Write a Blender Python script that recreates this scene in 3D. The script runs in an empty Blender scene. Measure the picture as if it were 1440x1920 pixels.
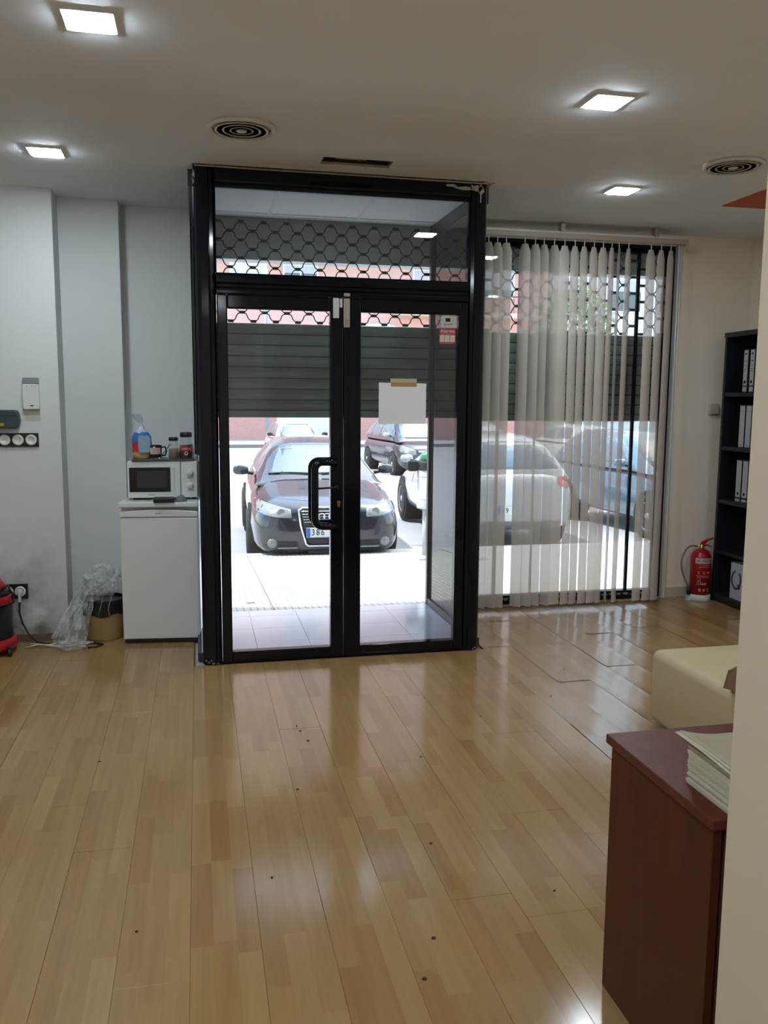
import bpy, bmesh, math, random
from mathutils import Vector, Matrix, noise
from mathutils.bvhtree import BVHTree
random.seed(7)
PI = math.pi
scene = bpy.context.scene
COL = scene.collection

# ------------------------------------------------------------------ camera
CP, CY, CR = 0.12898206, 0.21566947, 0.00691265
FPX = 1591.65
cam_d = bpy.data.cameras.new('camera'); cam = bpy.data.objects.new('camera', cam_d); COL.objects.link(cam)
cam_d.sensor_fit = 'VERTICAL'; cam_d.sensor_height = 36.0; cam_d.lens = 36.0*FPX/1920.0
cam_d.clip_start = 0.05; cam_d.clip_end = 300
_f = Vector((math.sin(CY)*math.cos(CP), math.cos(CY)*math.cos(CP), -math.sin(CP)))
_r = Vector((math.cos(CY), -math.sin(CY), 0)); _u = _r.cross(_f)
_r2 = _r*math.cos(CR)+_u*math.sin(CR); _u2 = -_r*math.sin(CR)+_u*math.cos(CR)
M = Matrix(((_r2.x, _u2.x, -_f.x, 0), (_r2.y, _u2.y, -_f.y, -4.8369), (_r2.z, _u2.z, -_f.z, 1.5), (0, 0, 0, 1)))
cam.matrix_world = M
scene.camera = cam
# ------------------------------------------------------------------ world, sun, exposure
W = bpy.data.worlds.new('world'); scene.world = W; W.use_nodes = True
wn = W.node_tree; bg = wn.nodes['Background']
sky = wn.nodes.new('ShaderNodeTexSky'); sky.sky_type = 'NISHITA'; sky.sun_disc = False
sky.sun_elevation = math.radians(62); sky.sun_rotation = math.radians(60); sky.air_density = 1.4; sky.dust_density = 2.5
wn.links.new(sky.outputs[0], bg.inputs[0]); bg.inputs[1].default_value = 0.72
sun_d = bpy.data.lights.new('sun', 'SUN'); sun = bpy.data.objects.new('sun', sun_d); COL.objects.link(sun)
sun_d.energy = 8.0; sun_d.angle = math.radians(2.0); sun_d.color = (1.0, 0.97, 0.92)
_sd = Vector((-0.50, 0.10, 1.0)).normalized()      # direction towards the sun
sun.rotation_euler = _sd.to_track_quat('Z', 'Y').to_euler(); sun.location = (-8, 12, 25)
LAMP = 215.0
scene.view_settings.view_transform = 'Standard'; scene.view_settings.look = 'None'
scene.view_settings.exposure = 0.0; scene.view_settings.gamma = 1.0
scene.view_settings.use_curve_mapping = False
scene.cycles.max_bounces = 10; scene.cycles.transparent_max_bounces = 16
scene.cycles.caustics_reflective = False; scene.cycles.caustics_refractive = False
scene.cycles.sample_clamp_indirect = 6.0

# ------------------------------------------------------------------ helpers
HC = 2.738      # ceiling height
class MB:
    def __init__(s): s.v = []; s.f = []; s.sm = []
    def add(s, vs, fs, smooth=False):
        n = len(s.v); s.v += [tuple(v) for v in vs]
        for f in fs: s.f.append(tuple(i+n for i in f)); s.sm.append(smooth)
        return s
    def box(s, x0, x1, y0, y1, z0, z1):
        if x0 > x1: x0, x1 = x1, x0
        if y0 > y1: y0, y1 = y1, y0
        if z0 > z1: z0, z1 = z1, z0
        return s.add([(x0,y0,z0),(x1,y0,z0),(x1,y1,z0),(x0,y1,z0),(x0,y0,z1),(x1,y0,z1),(x1,y1,z1),(x0,y1,z1)],
            [(0,3,2,1),(4,5,6,7),(0,1,5,4),(1,2,6,5),(2,3,7,6),(3,0,4,7)])
    def prism(s, pts, a, b, axis='Y'):
        # polygon in the plane across the axis, from a to b along it
        n = len(pts)
        def mk(p, t):
            return {'Y': (p[0], t, p[1]), 'X': (t, p[0], p[1]), 'Z': (p[0], p[1], t)}[axis]
        vs = [mk(p, a) for p in pts]+[mk(p, b) for p in pts]
        fs = [tuple(range(n)), tuple(range(2*n-1, n-1, -1))]+[(i, (i+1) % n, n+(i+1) % n, n+i) for i in range(n)]
        return s.add(vs, fs)
    def cyl(s, p0, p1, r, seg=20, r1=None, smooth=True):
        p0 = Vector(p0); p1 = Vector(p1); d = (p1-p0).normalized(); r1 = r if r1 is None else r1
        a = d.orthogonal().normalized(); b = d.cross(a)
        vs = [p0+(a*math.cos(t)+b*math.sin(t))*r for t in [2*PI*i/seg for i in range(seg)]]
        vs += [p1+(a*math.cos(t)+b*math.sin(t))*r1 for t in [2*PI*i/seg for i in range(seg)]]
        s.add(vs, [(i, (i+1) % seg, seg+(i+1) % seg, seg+i) for i in range(seg)], smooth)
        n = len(s.v)-2*seg
        s.f += [tuple(n+i for i in range(seg-1, -1, -1)), tuple(n+seg+i for i in range(seg))]; s.sm += [False, False]
        return s
    def tube(s, pts, r, seg=8, closed=False):
        pts = [Vector(p) for p in pts]; n = len(pts); fr = []
        t0 = (pts[1]-pts[0]).normalized(); a = t0.orthogonal().normalized()
        for i in range(n):
            t = (pts[min(i+1, n-1)]-pts[max(i-1, 0)]).normalized()
            if closed: t = (pts[(i+1) % n]-pts[i-1]).normalized()
            a = (a-t*a.dot(t)).normalized(); fr.append((a.copy(), t.cross(a)))
        vs = []
        for i in range(n):
            rr = r[i] if isinstance(r, (list, tuple)) else r
            for k in range(seg):
                q = 2*PI*k/seg; vs.append(pts[i]+(fr[i][0]*math.cos(q)+fr[i][1]*math.sin(q))*rr)
        fs = [(i*seg+k, i*seg+(k+1) % seg, (i+1)*seg+(k+1) % seg, (i+1)*seg+k) for i in range(n-1) for k in range(seg)]
        if closed: fs += [((n-1)*seg+k, (n-1)*seg+(k+1) % seg, (k+1) % seg, k) for k in range(seg)]
        s.add(vs, fs, True)
        if not closed:
            b = len(s.v)-n*seg
            s.f += [tuple(b+k for k in range(seg-1, -1, -1)), tuple(b+(n-1)*seg+k for k in range(seg))]; s.sm += [False, False]
        return s
    def lathe(s, prof, c=(0, 0, 0), seg=28, axis='Z', smooth=True):
        n = len(prof); vs = []
        for r, h in prof:
            for k in range(seg):
                q = 2*PI*k/seg; x, y = r*math.cos(q), r*math.sin(q)
                p = {'Z': (x, y, h), 'Y': (x, h, y), 'X': (h, x, y)}[axis]
                vs.append((c[0]+p[0], c[1]+p[1], c[2]+p[2]))
        s.add(vs, [(i*seg+k, i*seg+(k+1) % seg, (i+1)*seg+(k+1) % seg, (i+1)*seg+k) for i in range(n-1) for k in range(seg)], smooth)
        b = len(s.v)-n*seg
        if prof[0][0] > 1e-6: s.f.append(tuple(b+k for k in range(seg))); s.sm.append(False)
        if prof[-1][0] > 1e-6: s.f.append(tuple(b+(n-1)*seg+k for k in range(seg))); s.sm.append(False)
        return s
    def grid(s, fn, nu, nv, smooth=True, closeu=False):
        vs = [fn(i/(nu-1 if not closeu else nu), j/(nv-1)) for j in range(nv) for i in range(nu)]
        m = nu if closeu else nu-1
        return s.add(vs, [(j*nu+i, j*nu+(i+1) % nu, (j+1)*nu+(i+1) % nu, (j+1)*nu+i) for j in range(nv-1) for i in range(m)], smooth)
    def mesh(s, name, off=(0, 0, 0), recalc=True):
        me = bpy.data.meshes.new(name)
        me.from_pydata([(v[0]-off[0], v[1]-off[1], v[2]-off[2]) for v in s.v], [], s.f)
        me.polygons.foreach_set('use_smooth', s.sm)
        if recalc:
            bm = bmesh.new(); bm.from_mesh(me); bmesh.ops.recalc_face_normals(bm, faces=bm.faces); bm.to_mesh(me); bm.free()
        me.update(); return me
    def build(s, name, mat, parent=None, world=False, bevel=0, recalc=True, thick=0):
        """link as one object; top-level meshes get their origin at their base centre"""
        if parent is None:
            xs = [v[0] for v in s.v]; ys = [v[1] for v in s.v]; zs = [v[2] for v in s.v]
            off = ((min(xs)+max(xs))/2, (min(ys)+max(ys))/2, min(zs))
        elif world:
            off = Vector((0, 0, 0)); p = parent
            while p is not None: off = off+p.location; p = p.parent
        else: off = (0, 0, 0)
        me = s.mesh(name, off, recalc)
        if mat: me.materials.append(mat)
        o = bpy.data.objects.new(name, me); COL.objects.link(o)
        if parent is None: o.location = off
        else: o.parent = parent
        if thick:
            md = o.modifiers.new('solid', 'SOLIDIFY'); md.thickness = thick; md.offset = 0
        if bevel:
            md = o.modifiers.new('bevel', 'BEVEL'); md.width = bevel; md.segments = 2; md.limit_method = 'ANGLE'; md.angle_limit = math.radians(40)
        return o
def thing(name, label, cat, loc=(0, 0, 0), rz=0, group=None):
    o = bpy.data.objects.new(name, None); COL.objects.link(o); o.location = loc; o.rotation_euler = (0, 0, rz)
    o.empty_display_size = 0.1
    o['label'] = label; o['category'] = cat
    if group: o['group'] = group
    return o
def tag(o, label, cat, group=None):
    o['label'] = label; o['category'] = cat
    if group: o['group'] = group
    return o
def lab(o, label): o['label'] = label; return o
def struct(name, mb, mat, parent=None, bevel=0, label=None):
    o = mb.build(name, mat, parent, world=True, bevel=bevel)
    if parent is None:
        o['kind'] = 'structure'
        if label: o['label'] = label
    return o
def sroot(name, loc, label=None):
    o = bpy.data.objects.new(name, None); COL.objects.link(o); o.location = loc; o['kind'] = 'structure'
    if label: o['label'] = label
    return o
def copy_tree(o, parent=None):
    c = o.copy(); COL.objects.link(c)
    if parent is not None: c.parent = parent
    for ch in [x for x in bpy.data.objects if x.parent == o]: copy_tree(ch, c)
    return c
def box(*a): return MB().box(*a)
def rrect(x0, x1, z0, z1, r, n=4):
    out = []
    for cx, cz, a0 in ((x1-r, z1-r, 0), (x0+r, z1-r, PI/2), (x0+r, z0+r, PI), (x1-r, z0+r, 1.5*PI)):
        for k in range(n+1):
            a = a0+PI/2*k/n; out.append((cx+r*math.cos(a), cz+r*math.sin(a)))
    return out
_txt = {}
def text(name, body, size, loc, rot, mat, parent, depth=0.0006, world=True, sx=1.0, shear=0.0, align='CENTER'):
    key = (body, round(size, 4), round(sx, 3), shear, align)
    if key not in _txt:
        cu = bpy.data.curves.new('t', 'FONT'); cu.body = body; cu.size = size; cu.align_x = align; cu.align_y = 'CENTER'; cu.shear = shear
        cu.extrude = depth; cu.resolution_u = 2
        t = bpy.data.objects.new('t', cu); COL.objects.link(t); dg = bpy.context.evaluated_depsgraph_get()
        me = bpy.data.meshes.new_from_object(t.evaluated_get(dg)); bpy.data.objects.remove(t)
        for v in me.vertices: v.co.x *= sx
        _txt[key] = me
    me = _txt[key].copy(); me.materials.clear(); me.materials.append(mat)
    o = bpy.data.objects.new(name, me); COL.objects.link(o)
    mtx = Matrix.Translation(loc) @ rot.to_matrix().to_4x4()
    if parent is not None:
        o.parent = parent
        if world:
            p = parent; off = Vector((0, 0, 0))
            while p is not None: off = off+p.location; p = p.parent
            mtx = Matrix.Translation(-off) @ mtx
    o.matrix_local = mtx
    return o
from mathutils import Euler
FRONT = Euler((PI/2, 0, 0))     # text facing -Y
LEFTW = Euler((PI/2, 0, -PI/2))  # text facing -X
# ------------------------------------------------------------------ materials
def new_mat(name):
    m = bpy.data.materials.new(name); m.use_nodes = True
    return m, m.node_tree, m.node_tree.nodes['Principled BSDF']
def pm(name, col, rough=0.5, metal=0.0, var=0.06, scale=8.0, bump=0.0, bscale=60.0, coat=0.0, trans=0.0, spec=0.5, emit=None, es=0.0, alpha=1.0):
    m, t, b = new_mat(name)
    b.inputs['Roughness'].default_value = rough; b.inputs['Metallic'].default_value = metal
    b.inputs['Coat Weight'].default_value = coat; b.inputs['Coat Roughness'].default_value = 0.05
    b.inputs['Transmission Weight'].default_value = trans; b.inputs['Specular IOR Level'].default_value = spec
    b.inputs['Alpha'].default_value = alpha
    tc = t.nodes.new('ShaderNodeTexCoord')
    if var > 0:
        n = t.nodes.new('ShaderNodeTexNoise'); n.inputs['Scale'].default_value = scale; n.inputs['Detail'].default_value = 4
        t.links.new(tc.outputs['Object'], n.inputs['Vector'])
        mx = t.nodes.new('ShaderNodeMix'); mx.data_type = 'RGBA'
        mx.inputs[6].default_value = tuple(c*(1-var) for c in col)+(1,); mx.inputs[7].default_value = tuple(min(1, c*(1+var)) for c in col)+(1,)
        t.links.new(n.outputs['Fac'], mx.inputs[0]); t.links.new(mx.outputs[2], b.inputs['Base Color'])
    else: b.inputs['Base Color'].default_value = tuple(col)+(1,)
    if bump > 0:
        n2 = t.nodes.new('ShaderNodeTexNoise'); n2.inputs['Scale'].default_value = bscale; n2.inputs['Detail'].default_value = 3
        t.links.new(tc.outputs['Object'], n2.inputs['Vector'])
        bp = t.nodes.new('ShaderNodeBump'); bp.inputs['Strength'].default_value = bump; bp.inputs['Distance'].default_value = 0.002
        t.links.new(n2.outputs['Fac'], bp.inputs['Height']); t.links.new(bp.outputs[0], b.inputs['Normal'])
    if emit: b.inputs['Emission Color'].default_value = tuple(emit)+(1,); b.inputs['Emission Strength'].default_value = es
    return m
def clear_glass(name, tint=(0.93, 0.96, 0.95), ior=1.5, dirt=0.03):
    m = bpy.data.materials.new(name); m.use_nodes = True; t = m.node_tree; t.nodes.clear()
    out = t.nodes.new('ShaderNodeOutputMaterial'); tr = t.nodes.new('ShaderNodeBsdfTransparent'); gl = t.nodes.new('ShaderNodeBsdfGlossy')
    tr.inputs[0].default_value = tint+(1,); gl.inputs['Roughness'].default_value = 0.0; gl.inputs[0].default_value = (1, 1, 1, 1)
    fr = t.nodes.new('ShaderNodeFresnel'); fr.inputs[0].default_value = ior
    mx = t.nodes.new('ShaderNodeMixShader'); t.links.new(fr.outputs[0], mx.inputs[0])
    df = t.nodes.new('ShaderNodeBsdfDiffuse'); df.inputs[0].default_value = (0.6, 0.62, 0.63, 1)
    m2 = t.nodes.new('ShaderNodeMixShader')
    tc = t.nodes.new('ShaderNodeTexCoord'); n = t.nodes.new('ShaderNodeTexNoise'); n.inputs['Scale'].default_value = 3.0
    mr = t.nodes.new('ShaderNodeMapRange'); mr.inputs[3].default_value = 0.0; mr.inputs[4].default_value = dirt*2
    t.links.new(tc.outputs['Object'], n.inputs['Vector']); t.links.new(n.outputs['Fac'], mr.inputs[0]); t.links.new(mr.outputs[0], m2.inputs[0])
    t.links.new(tr.outputs[0], m2.inputs[1]); t.links.new(df.outputs[0], m2.inputs[2])
    t.links.new(m2.outputs[0], mx.inputs[1]); t.links.new(gl.outputs[0], mx.inputs[2]); t.links.new(mx.outputs[0], out.inputs[0])
    return m
M_wall = None
def wall_mat(name, col, stain=0.0, sx=-1.05, sz=0.25):
    m, t, b = new_mat(name); b.inputs['Roughness'].default_value = 0.75; b.inputs['Specular IOR Level'].default_value = 0.25
    geo = t.nodes.new('ShaderNodeNewGeometry')
    n = t.nodes.new('ShaderNodeTexNoise'); n.inputs['Scale'].default_value = 2.2; n.inputs['Detail'].default_value = 6
    t.links.new(geo.outputs['Position'], n.inputs['Vector'])
    mx = t.nodes.new('ShaderNodeMix'); mx.data_type = 'RGBA'
    mx.inputs[6].default_value = tuple(c*0.95 for c in col)+(1,); mx.inputs[7].default_value = tuple(min(1, c*1.04) for c in col)+(1,)
    t.links.new(n.outputs['Fac'], mx.inputs[0]); last = mx.outputs[2]
    if stain > 0:      # damp and scuff stains low on the wall
        sep = t.nodes.new('ShaderNodeSeparateXYZ'); t.links.new(geo.outputs['Position'], sep.inputs[0])
        mr = t.nodes.new('ShaderNodeMapRange'); mr.inputs[1].default_value = 0.72; mr.inputs[2].default_value = 0.12; mr.inputs[3].default_value = 0; mr.inputs[4].default_value = 1
        t.links.new(sep.outputs['Z'], mr.inputs[0])
        mrx = t.nodes.new('ShaderNodeMapRange'); mrx.inputs[1].default_value = -0.80; mrx.inputs[2].default_value = -0.98
        t.links.new(sep.outputs['X'], mrx.inputs[0])
        n2 = t.nodes.new('ShaderNodeTexNoise'); n2.inputs['Scale'].default_value = 4.5; n2.inputs['Detail'].default_value = 9; n2.inputs['Roughness'].default_value = 0.65
        t.links.new(geo.outputs['Position'], n2.inputs['Vector'])
        r2 = t.nodes.new('ShaderNodeMapRange'); r2.inputs[1].default_value = 0.36; r2.inputs[2].default_value = 0.64
        t.links.new(n2.outputs['Fac'], r2.inputs[0])
        m1 = t.nodes.new('ShaderNodeMath'); m1.operation = 'MULTIPLY'; t.links.new(mr.outputs[0], m1.inputs[0]); t.links.new(r2.outputs[0], m1.inputs[1])
        m3 = t.nodes.new('ShaderNodeMath'); m3.operation = 'MULTIPLY'; t.links.new(m1.outputs[0], m3.inputs[0]); t.links.new(mrx.outputs[0], m3.inputs[1])
        m4 = t.nodes.new('ShaderNodeMath'); m4.operation = 'MULTIPLY'; m4.inputs[1].default_value = stain; t.links.new(m3.outputs[0], m4.inputs[0])
        mx2 = t.nodes.new('ShaderNodeMix'); mx2.data_type = 'RGBA'; mx2.inputs[7].default_value = (0.16, 0.13, 0.09, 1)
        t.links.new(last, mx2.inputs[6]); t.links.new(m4.outputs[0], mx2.inputs[0]); last = mx2.outputs[2]
    t.links.new(last, b.inputs['Base Color'])
    n3 = t.nodes.new('ShaderNodeTexNoise'); n3.inputs['Scale'].default_value = 120; t.links.new(geo.outputs['Position'], n3.inputs['Vector'])
    bp = t.nodes.new('ShaderNodeBump'); bp.inputs['Strength'].default_value = 0.08; bp.inputs['Distance'].default_value = 0.001
    t.links.new(n3.outputs['Fac'], bp.inputs['Height']); t.links.new(bp.outputs[0], b.inputs['Normal'])
    return m
def floor_mat():
    m, t, b = new_mat('laminate_planks')
    L = t.links.new
    geo = t.nodes.new('ShaderNodeNewGeometry'); sep = t.nodes.new('ShaderNodeSeparateXYZ'); L(geo.outputs['Position'], sep.inputs[0])
    def mth(op, a, bb=None):
        n = t.nodes.new('ShaderNodeMath'); n.operation = op
        for i, v in enumerate((a, bb)):
            if v is None: continue
            if isinstance(v, (int, float)): n.inputs[i].default_value = v
            else: L(v, n.inputs[i])
        return n.outputs[0]
    sx = mth('FLOOR', mth('DIVIDE', mth('ADD', sep.outputs['X'], 0.05), 0.06433))
    wn1 = t.nodes.new('ShaderNodeTexWhiteNoise'); wn1.noise_dimensions = '1D'; L(sx, wn1.inputs['W'])
    blk = mth('FLOOR', mth('DIVIDE', mth('ADD', sep.outputs['Y'], mth('MULTIPLY', wn1.outputs['Value'], 3.0)), 0.43))
    cmb = t.nodes.new('ShaderNodeCombineXYZ'); L(sx, cmb.inputs[0]); L(blk, cmb.inputs[1])
    wn2 = t.nodes.new('ShaderNodeTexWhiteNoise'); wn2.noise_dimensions = '2D'; L(cmb.outputs[0], wn2.inputs['Vector'])
    ramp = t.nodes.new('ShaderNodeValToRGB'); cr = ramp.color_ramp
    cr.elements[0].position = 0; cr.elements[0].color = (0.285, 0.155, 0.058, 1)
    cr.elements[1].position = 1; cr.elements[1].color = (0.355, 0.218, 0.090, 1)
    for p, c in ((0.2, (0.308, 0.176, 0.068)), (0.5, (0.322, 0.189, 0.074)), (0.8, (0.335, 0.200, 0.080))):
        e = cr.elements.new(p); e.color = c+(1,)
    L(wn2.outputs['Value'], ramp.inputs[0])
    mp = t.nodes.new('ShaderNodeMapping'); mp.inputs['Scale'].default_value = (34, 1.6, 1); L(geo.outputs['Position'], mp.inputs[0])
    off = t.nodes.new('ShaderNodeVectorMath'); off.operation = 'ADD'; L(mp.outputs[0], off.inputs[0])
    sc = t.nodes.new('ShaderNodeVectorMath'); sc.operation = 'SCALE'; sc.inputs['Scale'].default_value = 9.0; L(wn2.outputs['Color'], sc.inputs[0]); L(sc.outputs[0], off.inputs[1])
    gr = t.nodes.new('ShaderNodeTexNoise'); gr.inputs['Scale'].default_value = 1.0; gr.inputs['Detail'].default_value = 5; gr.inputs['Roughness'].default_value = 0.6
    L(off.outputs[0], gr.inputs['Vector'])
    mr = t.nodes.new('ShaderNodeMapRange'); mr.inputs[1].default_value = 0.3; mr.inputs[2].default_value = 0.7; mr.inputs[3].default_value = 0.9; mr.inputs[4].default_value = 1.06
    L(gr.outputs['Fac'], mr.inputs[0])
    mul = t.nodes.new('ShaderNodeMix'); mul.data_type = 'RGBA'; mul.blend_type = 'MULTIPLY'; mul.inputs[0].default_value = 1
    L(ramp.outputs[0], mul.inputs[6]); L(mr.outputs[0], mul.inputs[7])
    # worn, dusty patches
    dn = t.nodes.new('ShaderNodeTexNoise'); dn.inputs['Scale'].default_value = 1.3; dn.inputs['Detail'].default_value = 6; L(geo.outputs['Position'], dn.inputs['Vector'])
    L(mul.outputs[2], b.inputs['Base Color'])
    rr = t.nodes.new('ShaderNodeMapRange'); rr.inputs[1].default_value = 0.3; rr.inputs[2].default_value = 0.7; rr.inputs[3].default_value = 0.11; rr.inputs[4].default_value = 0.20
    L(dn.outputs['Fac'], rr.inputs[0]); L(rr.outputs[0], b.inputs['Roughness'])
    b.inputs['Specular IOR Level'].default_value = 0.5
    return m
def blind_mat():
    m = bpy.data.materials.new('blind_fabric'); m.use_nodes = True; t = m.node_tree; t.nodes.clear(); L = t.links.new
    out = t.nodes.new('ShaderNodeOutputMaterial'); p = t.nodes.new('ShaderNodeBsdfPrincipled')
    tc = t.nodes.new('ShaderNodeTexCoord'); n = t.nodes.new('ShaderNodeTexNoise'); n.inputs['Scale'].default_value = 5
    L(tc.outputs['Object'], n.inputs['Vector'])
    mx = t.nodes.new('ShaderNodeMix'); mx.data_type = 'RGBA'; mx.inputs[6].default_value = (0.68, 0.62, 0.55, 1); mx.inputs[7].default_value = (0.74, 0.68, 0.61, 1)
    L(n.outputs['Fac'], mx.inputs[0]); L(mx.outputs[2], p.inputs['Base Color'])
    p.inputs['Roughness'].default_value = 0.38; p.inputs['Specular IOR Level'].default_value = 0.6
    tl = t.nodes.new('ShaderNodeBsdfTranslucent'); tl.inputs[0].default_value = (0.55, 0.52, 0.50, 1)
    m1 = t.nodes.new('ShaderNodeMixShader'); m1.inputs[0].default_value = 0.12; L(p.outputs[0], m1.inputs[1]); L(tl.outputs[0], m1.inputs[2])
    tr = t.nodes.new('ShaderNodeBsdfTransparent'); tr.inputs[0].default_value = (0.95, 0.93, 0.92, 1)
    m2 = t.nodes.new('ShaderNodeMixShader'); m2.inputs[0].default_value = 0.20; L(m1.outputs[0], m2.inputs[1]); L(tr.outputs[0], m2.inputs[2])
    L(m2.outputs[0], out.inputs[0]); return m
def film_mat(name, col, a, rough=0.15, var=0.5, scale=12):
    m, t, b = new_mat(name); b.inputs['Base Color'].default_value = col+(1,); b.inputs['Roughness'].default_value = rough
    tc = t.nodes.new('ShaderNodeTexCoord'); n = t.nodes.new('ShaderNodeTexNoise'); n.inputs['Scale'].default_value = scale; n.inputs['Detail'].default_value = 6
    t.links.new(tc.outputs['Object'], n.inputs['Vector'])
    mr = t.nodes.new('ShaderNodeMapRange'); mr.inputs[1].default_value = 0.35; mr.inputs[2].default_value = 0.65
    mr.inputs[3].default_value = a*(1-var); mr.inputs[4].default_value = min(1, a*(1+var))
    t.links.new(n.outputs['Fac'], mr.inputs[0]); t.links.new(mr.outputs[0], b.inputs['Alpha']); return m
def brick_mat(name, c1, c2, mortar, scale=1.0):
    m, t, b = new_mat(name); L = t.links.new
    geo = t.nodes.new('ShaderNodeNewGeometry'); sep = t.nodes.new('ShaderNodeSeparateXYZ'); L(geo.outputs['Position'], sep.inputs[0])
    cb = t.nodes.new('ShaderNodeCombineXYZ'); L(sep.outputs['X'], cb.inputs[0]); L(sep.outputs['Z'], cb.inputs[1])
    br = t.nodes.new('ShaderNodeTexBrick'); br.inputs['Color1'].default_value = c1+(1,); br.inputs['Color2'].default_value = c2+(1,); br.inputs['Mortar'].default_value = mortar+(1,)
    br.inputs['Scale'].default_value = scale; br.inputs['Brick Width'].default_value = 0.25; br.inputs['Row Height'].default_value = 0.07; br.inputs['Mortar Size'].default_value = 0.008
    L(cb.outputs[0], br.inputs['Vector']); L(br.outputs['Color'], b.inputs['Base Color']); b.inputs['Roughness'].default_value = 0.85
    return m
def pave_mat():
    m, t, b = new_mat('tactile_paving'); L = t.links.new
    geo = t.nodes.new('ShaderNodeNewGeometry'); mp = t.nodes.new('ShaderNodeMapping'); mp.inputs['Scale'].default_value = (1, 1, 0); L(geo.outputs['Position'], mp.inputs[0])
    br = t.nodes.new('ShaderNodeTexBrick'); br.offset = 0; br.inputs['Scale'].default_value = 1; br.inputs['Brick Width'].default_value = 0.05; br.inputs['Row Height'].default_value = 0.05
    br.inputs['Mortar Size'].default_value = 0.006; br.inputs['Mortar Smooth'].default_value = 0.6
    br.inputs['Color1'].default_value = (0.46, 0.455, 0.435, 1); br.inputs['Color2'].default_value = (0.42, 0.415, 0.40, 1); br.inputs['Mortar'].default_value = (0.22, 0.215, 0.20, 1)
    L(mp.outputs[0], br.inputs['Vector']); L(br.outputs['Color'], b.inputs['Base Color']); b.inputs['Roughness'].default_value = 0.8
    bp = t.nodes.new('ShaderNodeBump'); bp.inputs['Strength'].default_value = 0.6; bp.inputs['Distance'].default_value = 0.004; bp.invert = True
    L(br.outputs['Fac'], bp.inputs['Height']); L(bp.outputs[0], b.inputs['Normal']); return m
def emis(name, col, s):
    m = bpy.data.materials.new(name); m.use_nodes = True; t = m.node_tree; t.nodes.clear()
    o = t.nodes.new('ShaderNodeOutputMaterial'); e = t.nodes.new('ShaderNodeEmission'); e.inputs[0].default_value = col+(1,); e.inputs[1].default_value = s
    t.links.new(e.outputs[0], o.inputs[0]); return m

mWallL = wall_mat('wall_paint_cool', (0.64, 0.66, 0.655), stain=0.95)
mWall = wall_mat('wall_paint_white', (0.84, 0.76, 0.64))
mPart = wall_mat('wall_paint_cream', (0.57, 0.485, 0.365))
mCeil = wall_mat('ceiling_paint', (0.83, 0.88, 0.92))
mFloor = floor_mat(); mUnder = pm('underlay', (0.20, 0.14, 0.085), 0.9)
mBlack = pm('black_lacquered_aluminium', (0.005, 0.006, 0.010), 0.10, coat=0.0, spec=0.28, var=0.2, scale=3)
mBlackM = pm('black_plastic', (0.012, 0.013, 0.016), 0.4)
mGlass = clear_glass('door_glass', dirt=0.012); mGlassD = clear_glass('side_glass', (0.86, 0.93, 0.92), dirt=0.05)
mBlind = blind_mat(); mRail = pm('rail_beige', (0.42, 0.36, 0.29), 0.45)
mWhiteP = pm('white_plastic', (0.66, 0.67, 0.65), 0.35, var=0.03); mWhiteA = pm('white_enamel', (0.74, 0.77, 0.76), 0.28, var=0.02, coat=0.2)
mGreyP = pm('grey_plastic', (0.22, 0.25, 0.26), 0.45); mSteel = pm('brushed_steel', (0.50, 0.46, 0.38), 0.35, metal=0.9, var=0.15, scale=30)
mBrass = pm('brass', (0.55, 0.38, 0.14), 0.3, metal=1.0); mPlaster = pm('bare_plaster', (0.42, 0.39, 0.32), 0.9, var=0.35, scale=25, bump=0.6)
mShutter = pm('shutter_steel', (0.24, 0.285, 0.265), 0.6, metal=0.0, var=0.45, scale=5.0, bump=0.2, bscale=18)
mRod = pm('grille_steel', (0.02, 0.02, 0.022), 0.45, metal=0.3)
mPaper = pm('white_paper', (0.84, 0.84, 0.85), 0.8, var=0.03); mTape = pm('brown_tape', (0.42, 0.24, 0.10), 0.35); mTapeL = pm('thin_tape', (0.50, 0.42, 0.28), 0.4)
mTile = pm('vestibule_tile', (0.64, 0.66, 0.72), 0.12, var=0.08, scale=3, coat=0.3); mGrout = pm('grout', (0.42, 0.42, 0.44), 0.9)
mCTile = pm('mineral_ceiling_tile', (0.78, 0.80, 0.83), 0.85, var=0.02)
mPave = pave_mat(); mKerb = pm('kerb_concrete', (0.42, 0.41, 0.39), 0.85, var=0.1)
mRoad = pm('asphalt', (0.30, 0.30, 0.32), 0.85, var=0.08, scale=2.0, bump=0.4, bscale=90)
mConc = pm('lintel_render', (0.60, 0.65, 0.70), 0.8, var=0.1)
mText = pm('black_print', (0.02, 0.02, 0.025), 0.6, var=0); mTextW = pm('white_print', (0.7, 0.68, 0.66), 0.6, var=0)
mRedP = pm('red_plastic', (0.38, 0.008, 0.014), 0.3, var=0.05); mRedS = pm('red_print', (0.42, 0.015, 0.02), 0.4, var=0.02)

# ================================================================== ROOM SHELL
fl = struct('floor', box(-2.6, 4.2, -7.6, 0.0, -0.05, -0.011), mUnder)
fl2 = MB(); fl2.box(-2.6, -0.04, 0.0, 1.06, -0.05, -0.011); fl2.box(1.66, 4.2, 0.0, 1.06, -0.05, -0.011)
fl2.build('underlay', mUnder, fl, world=True)
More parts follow.
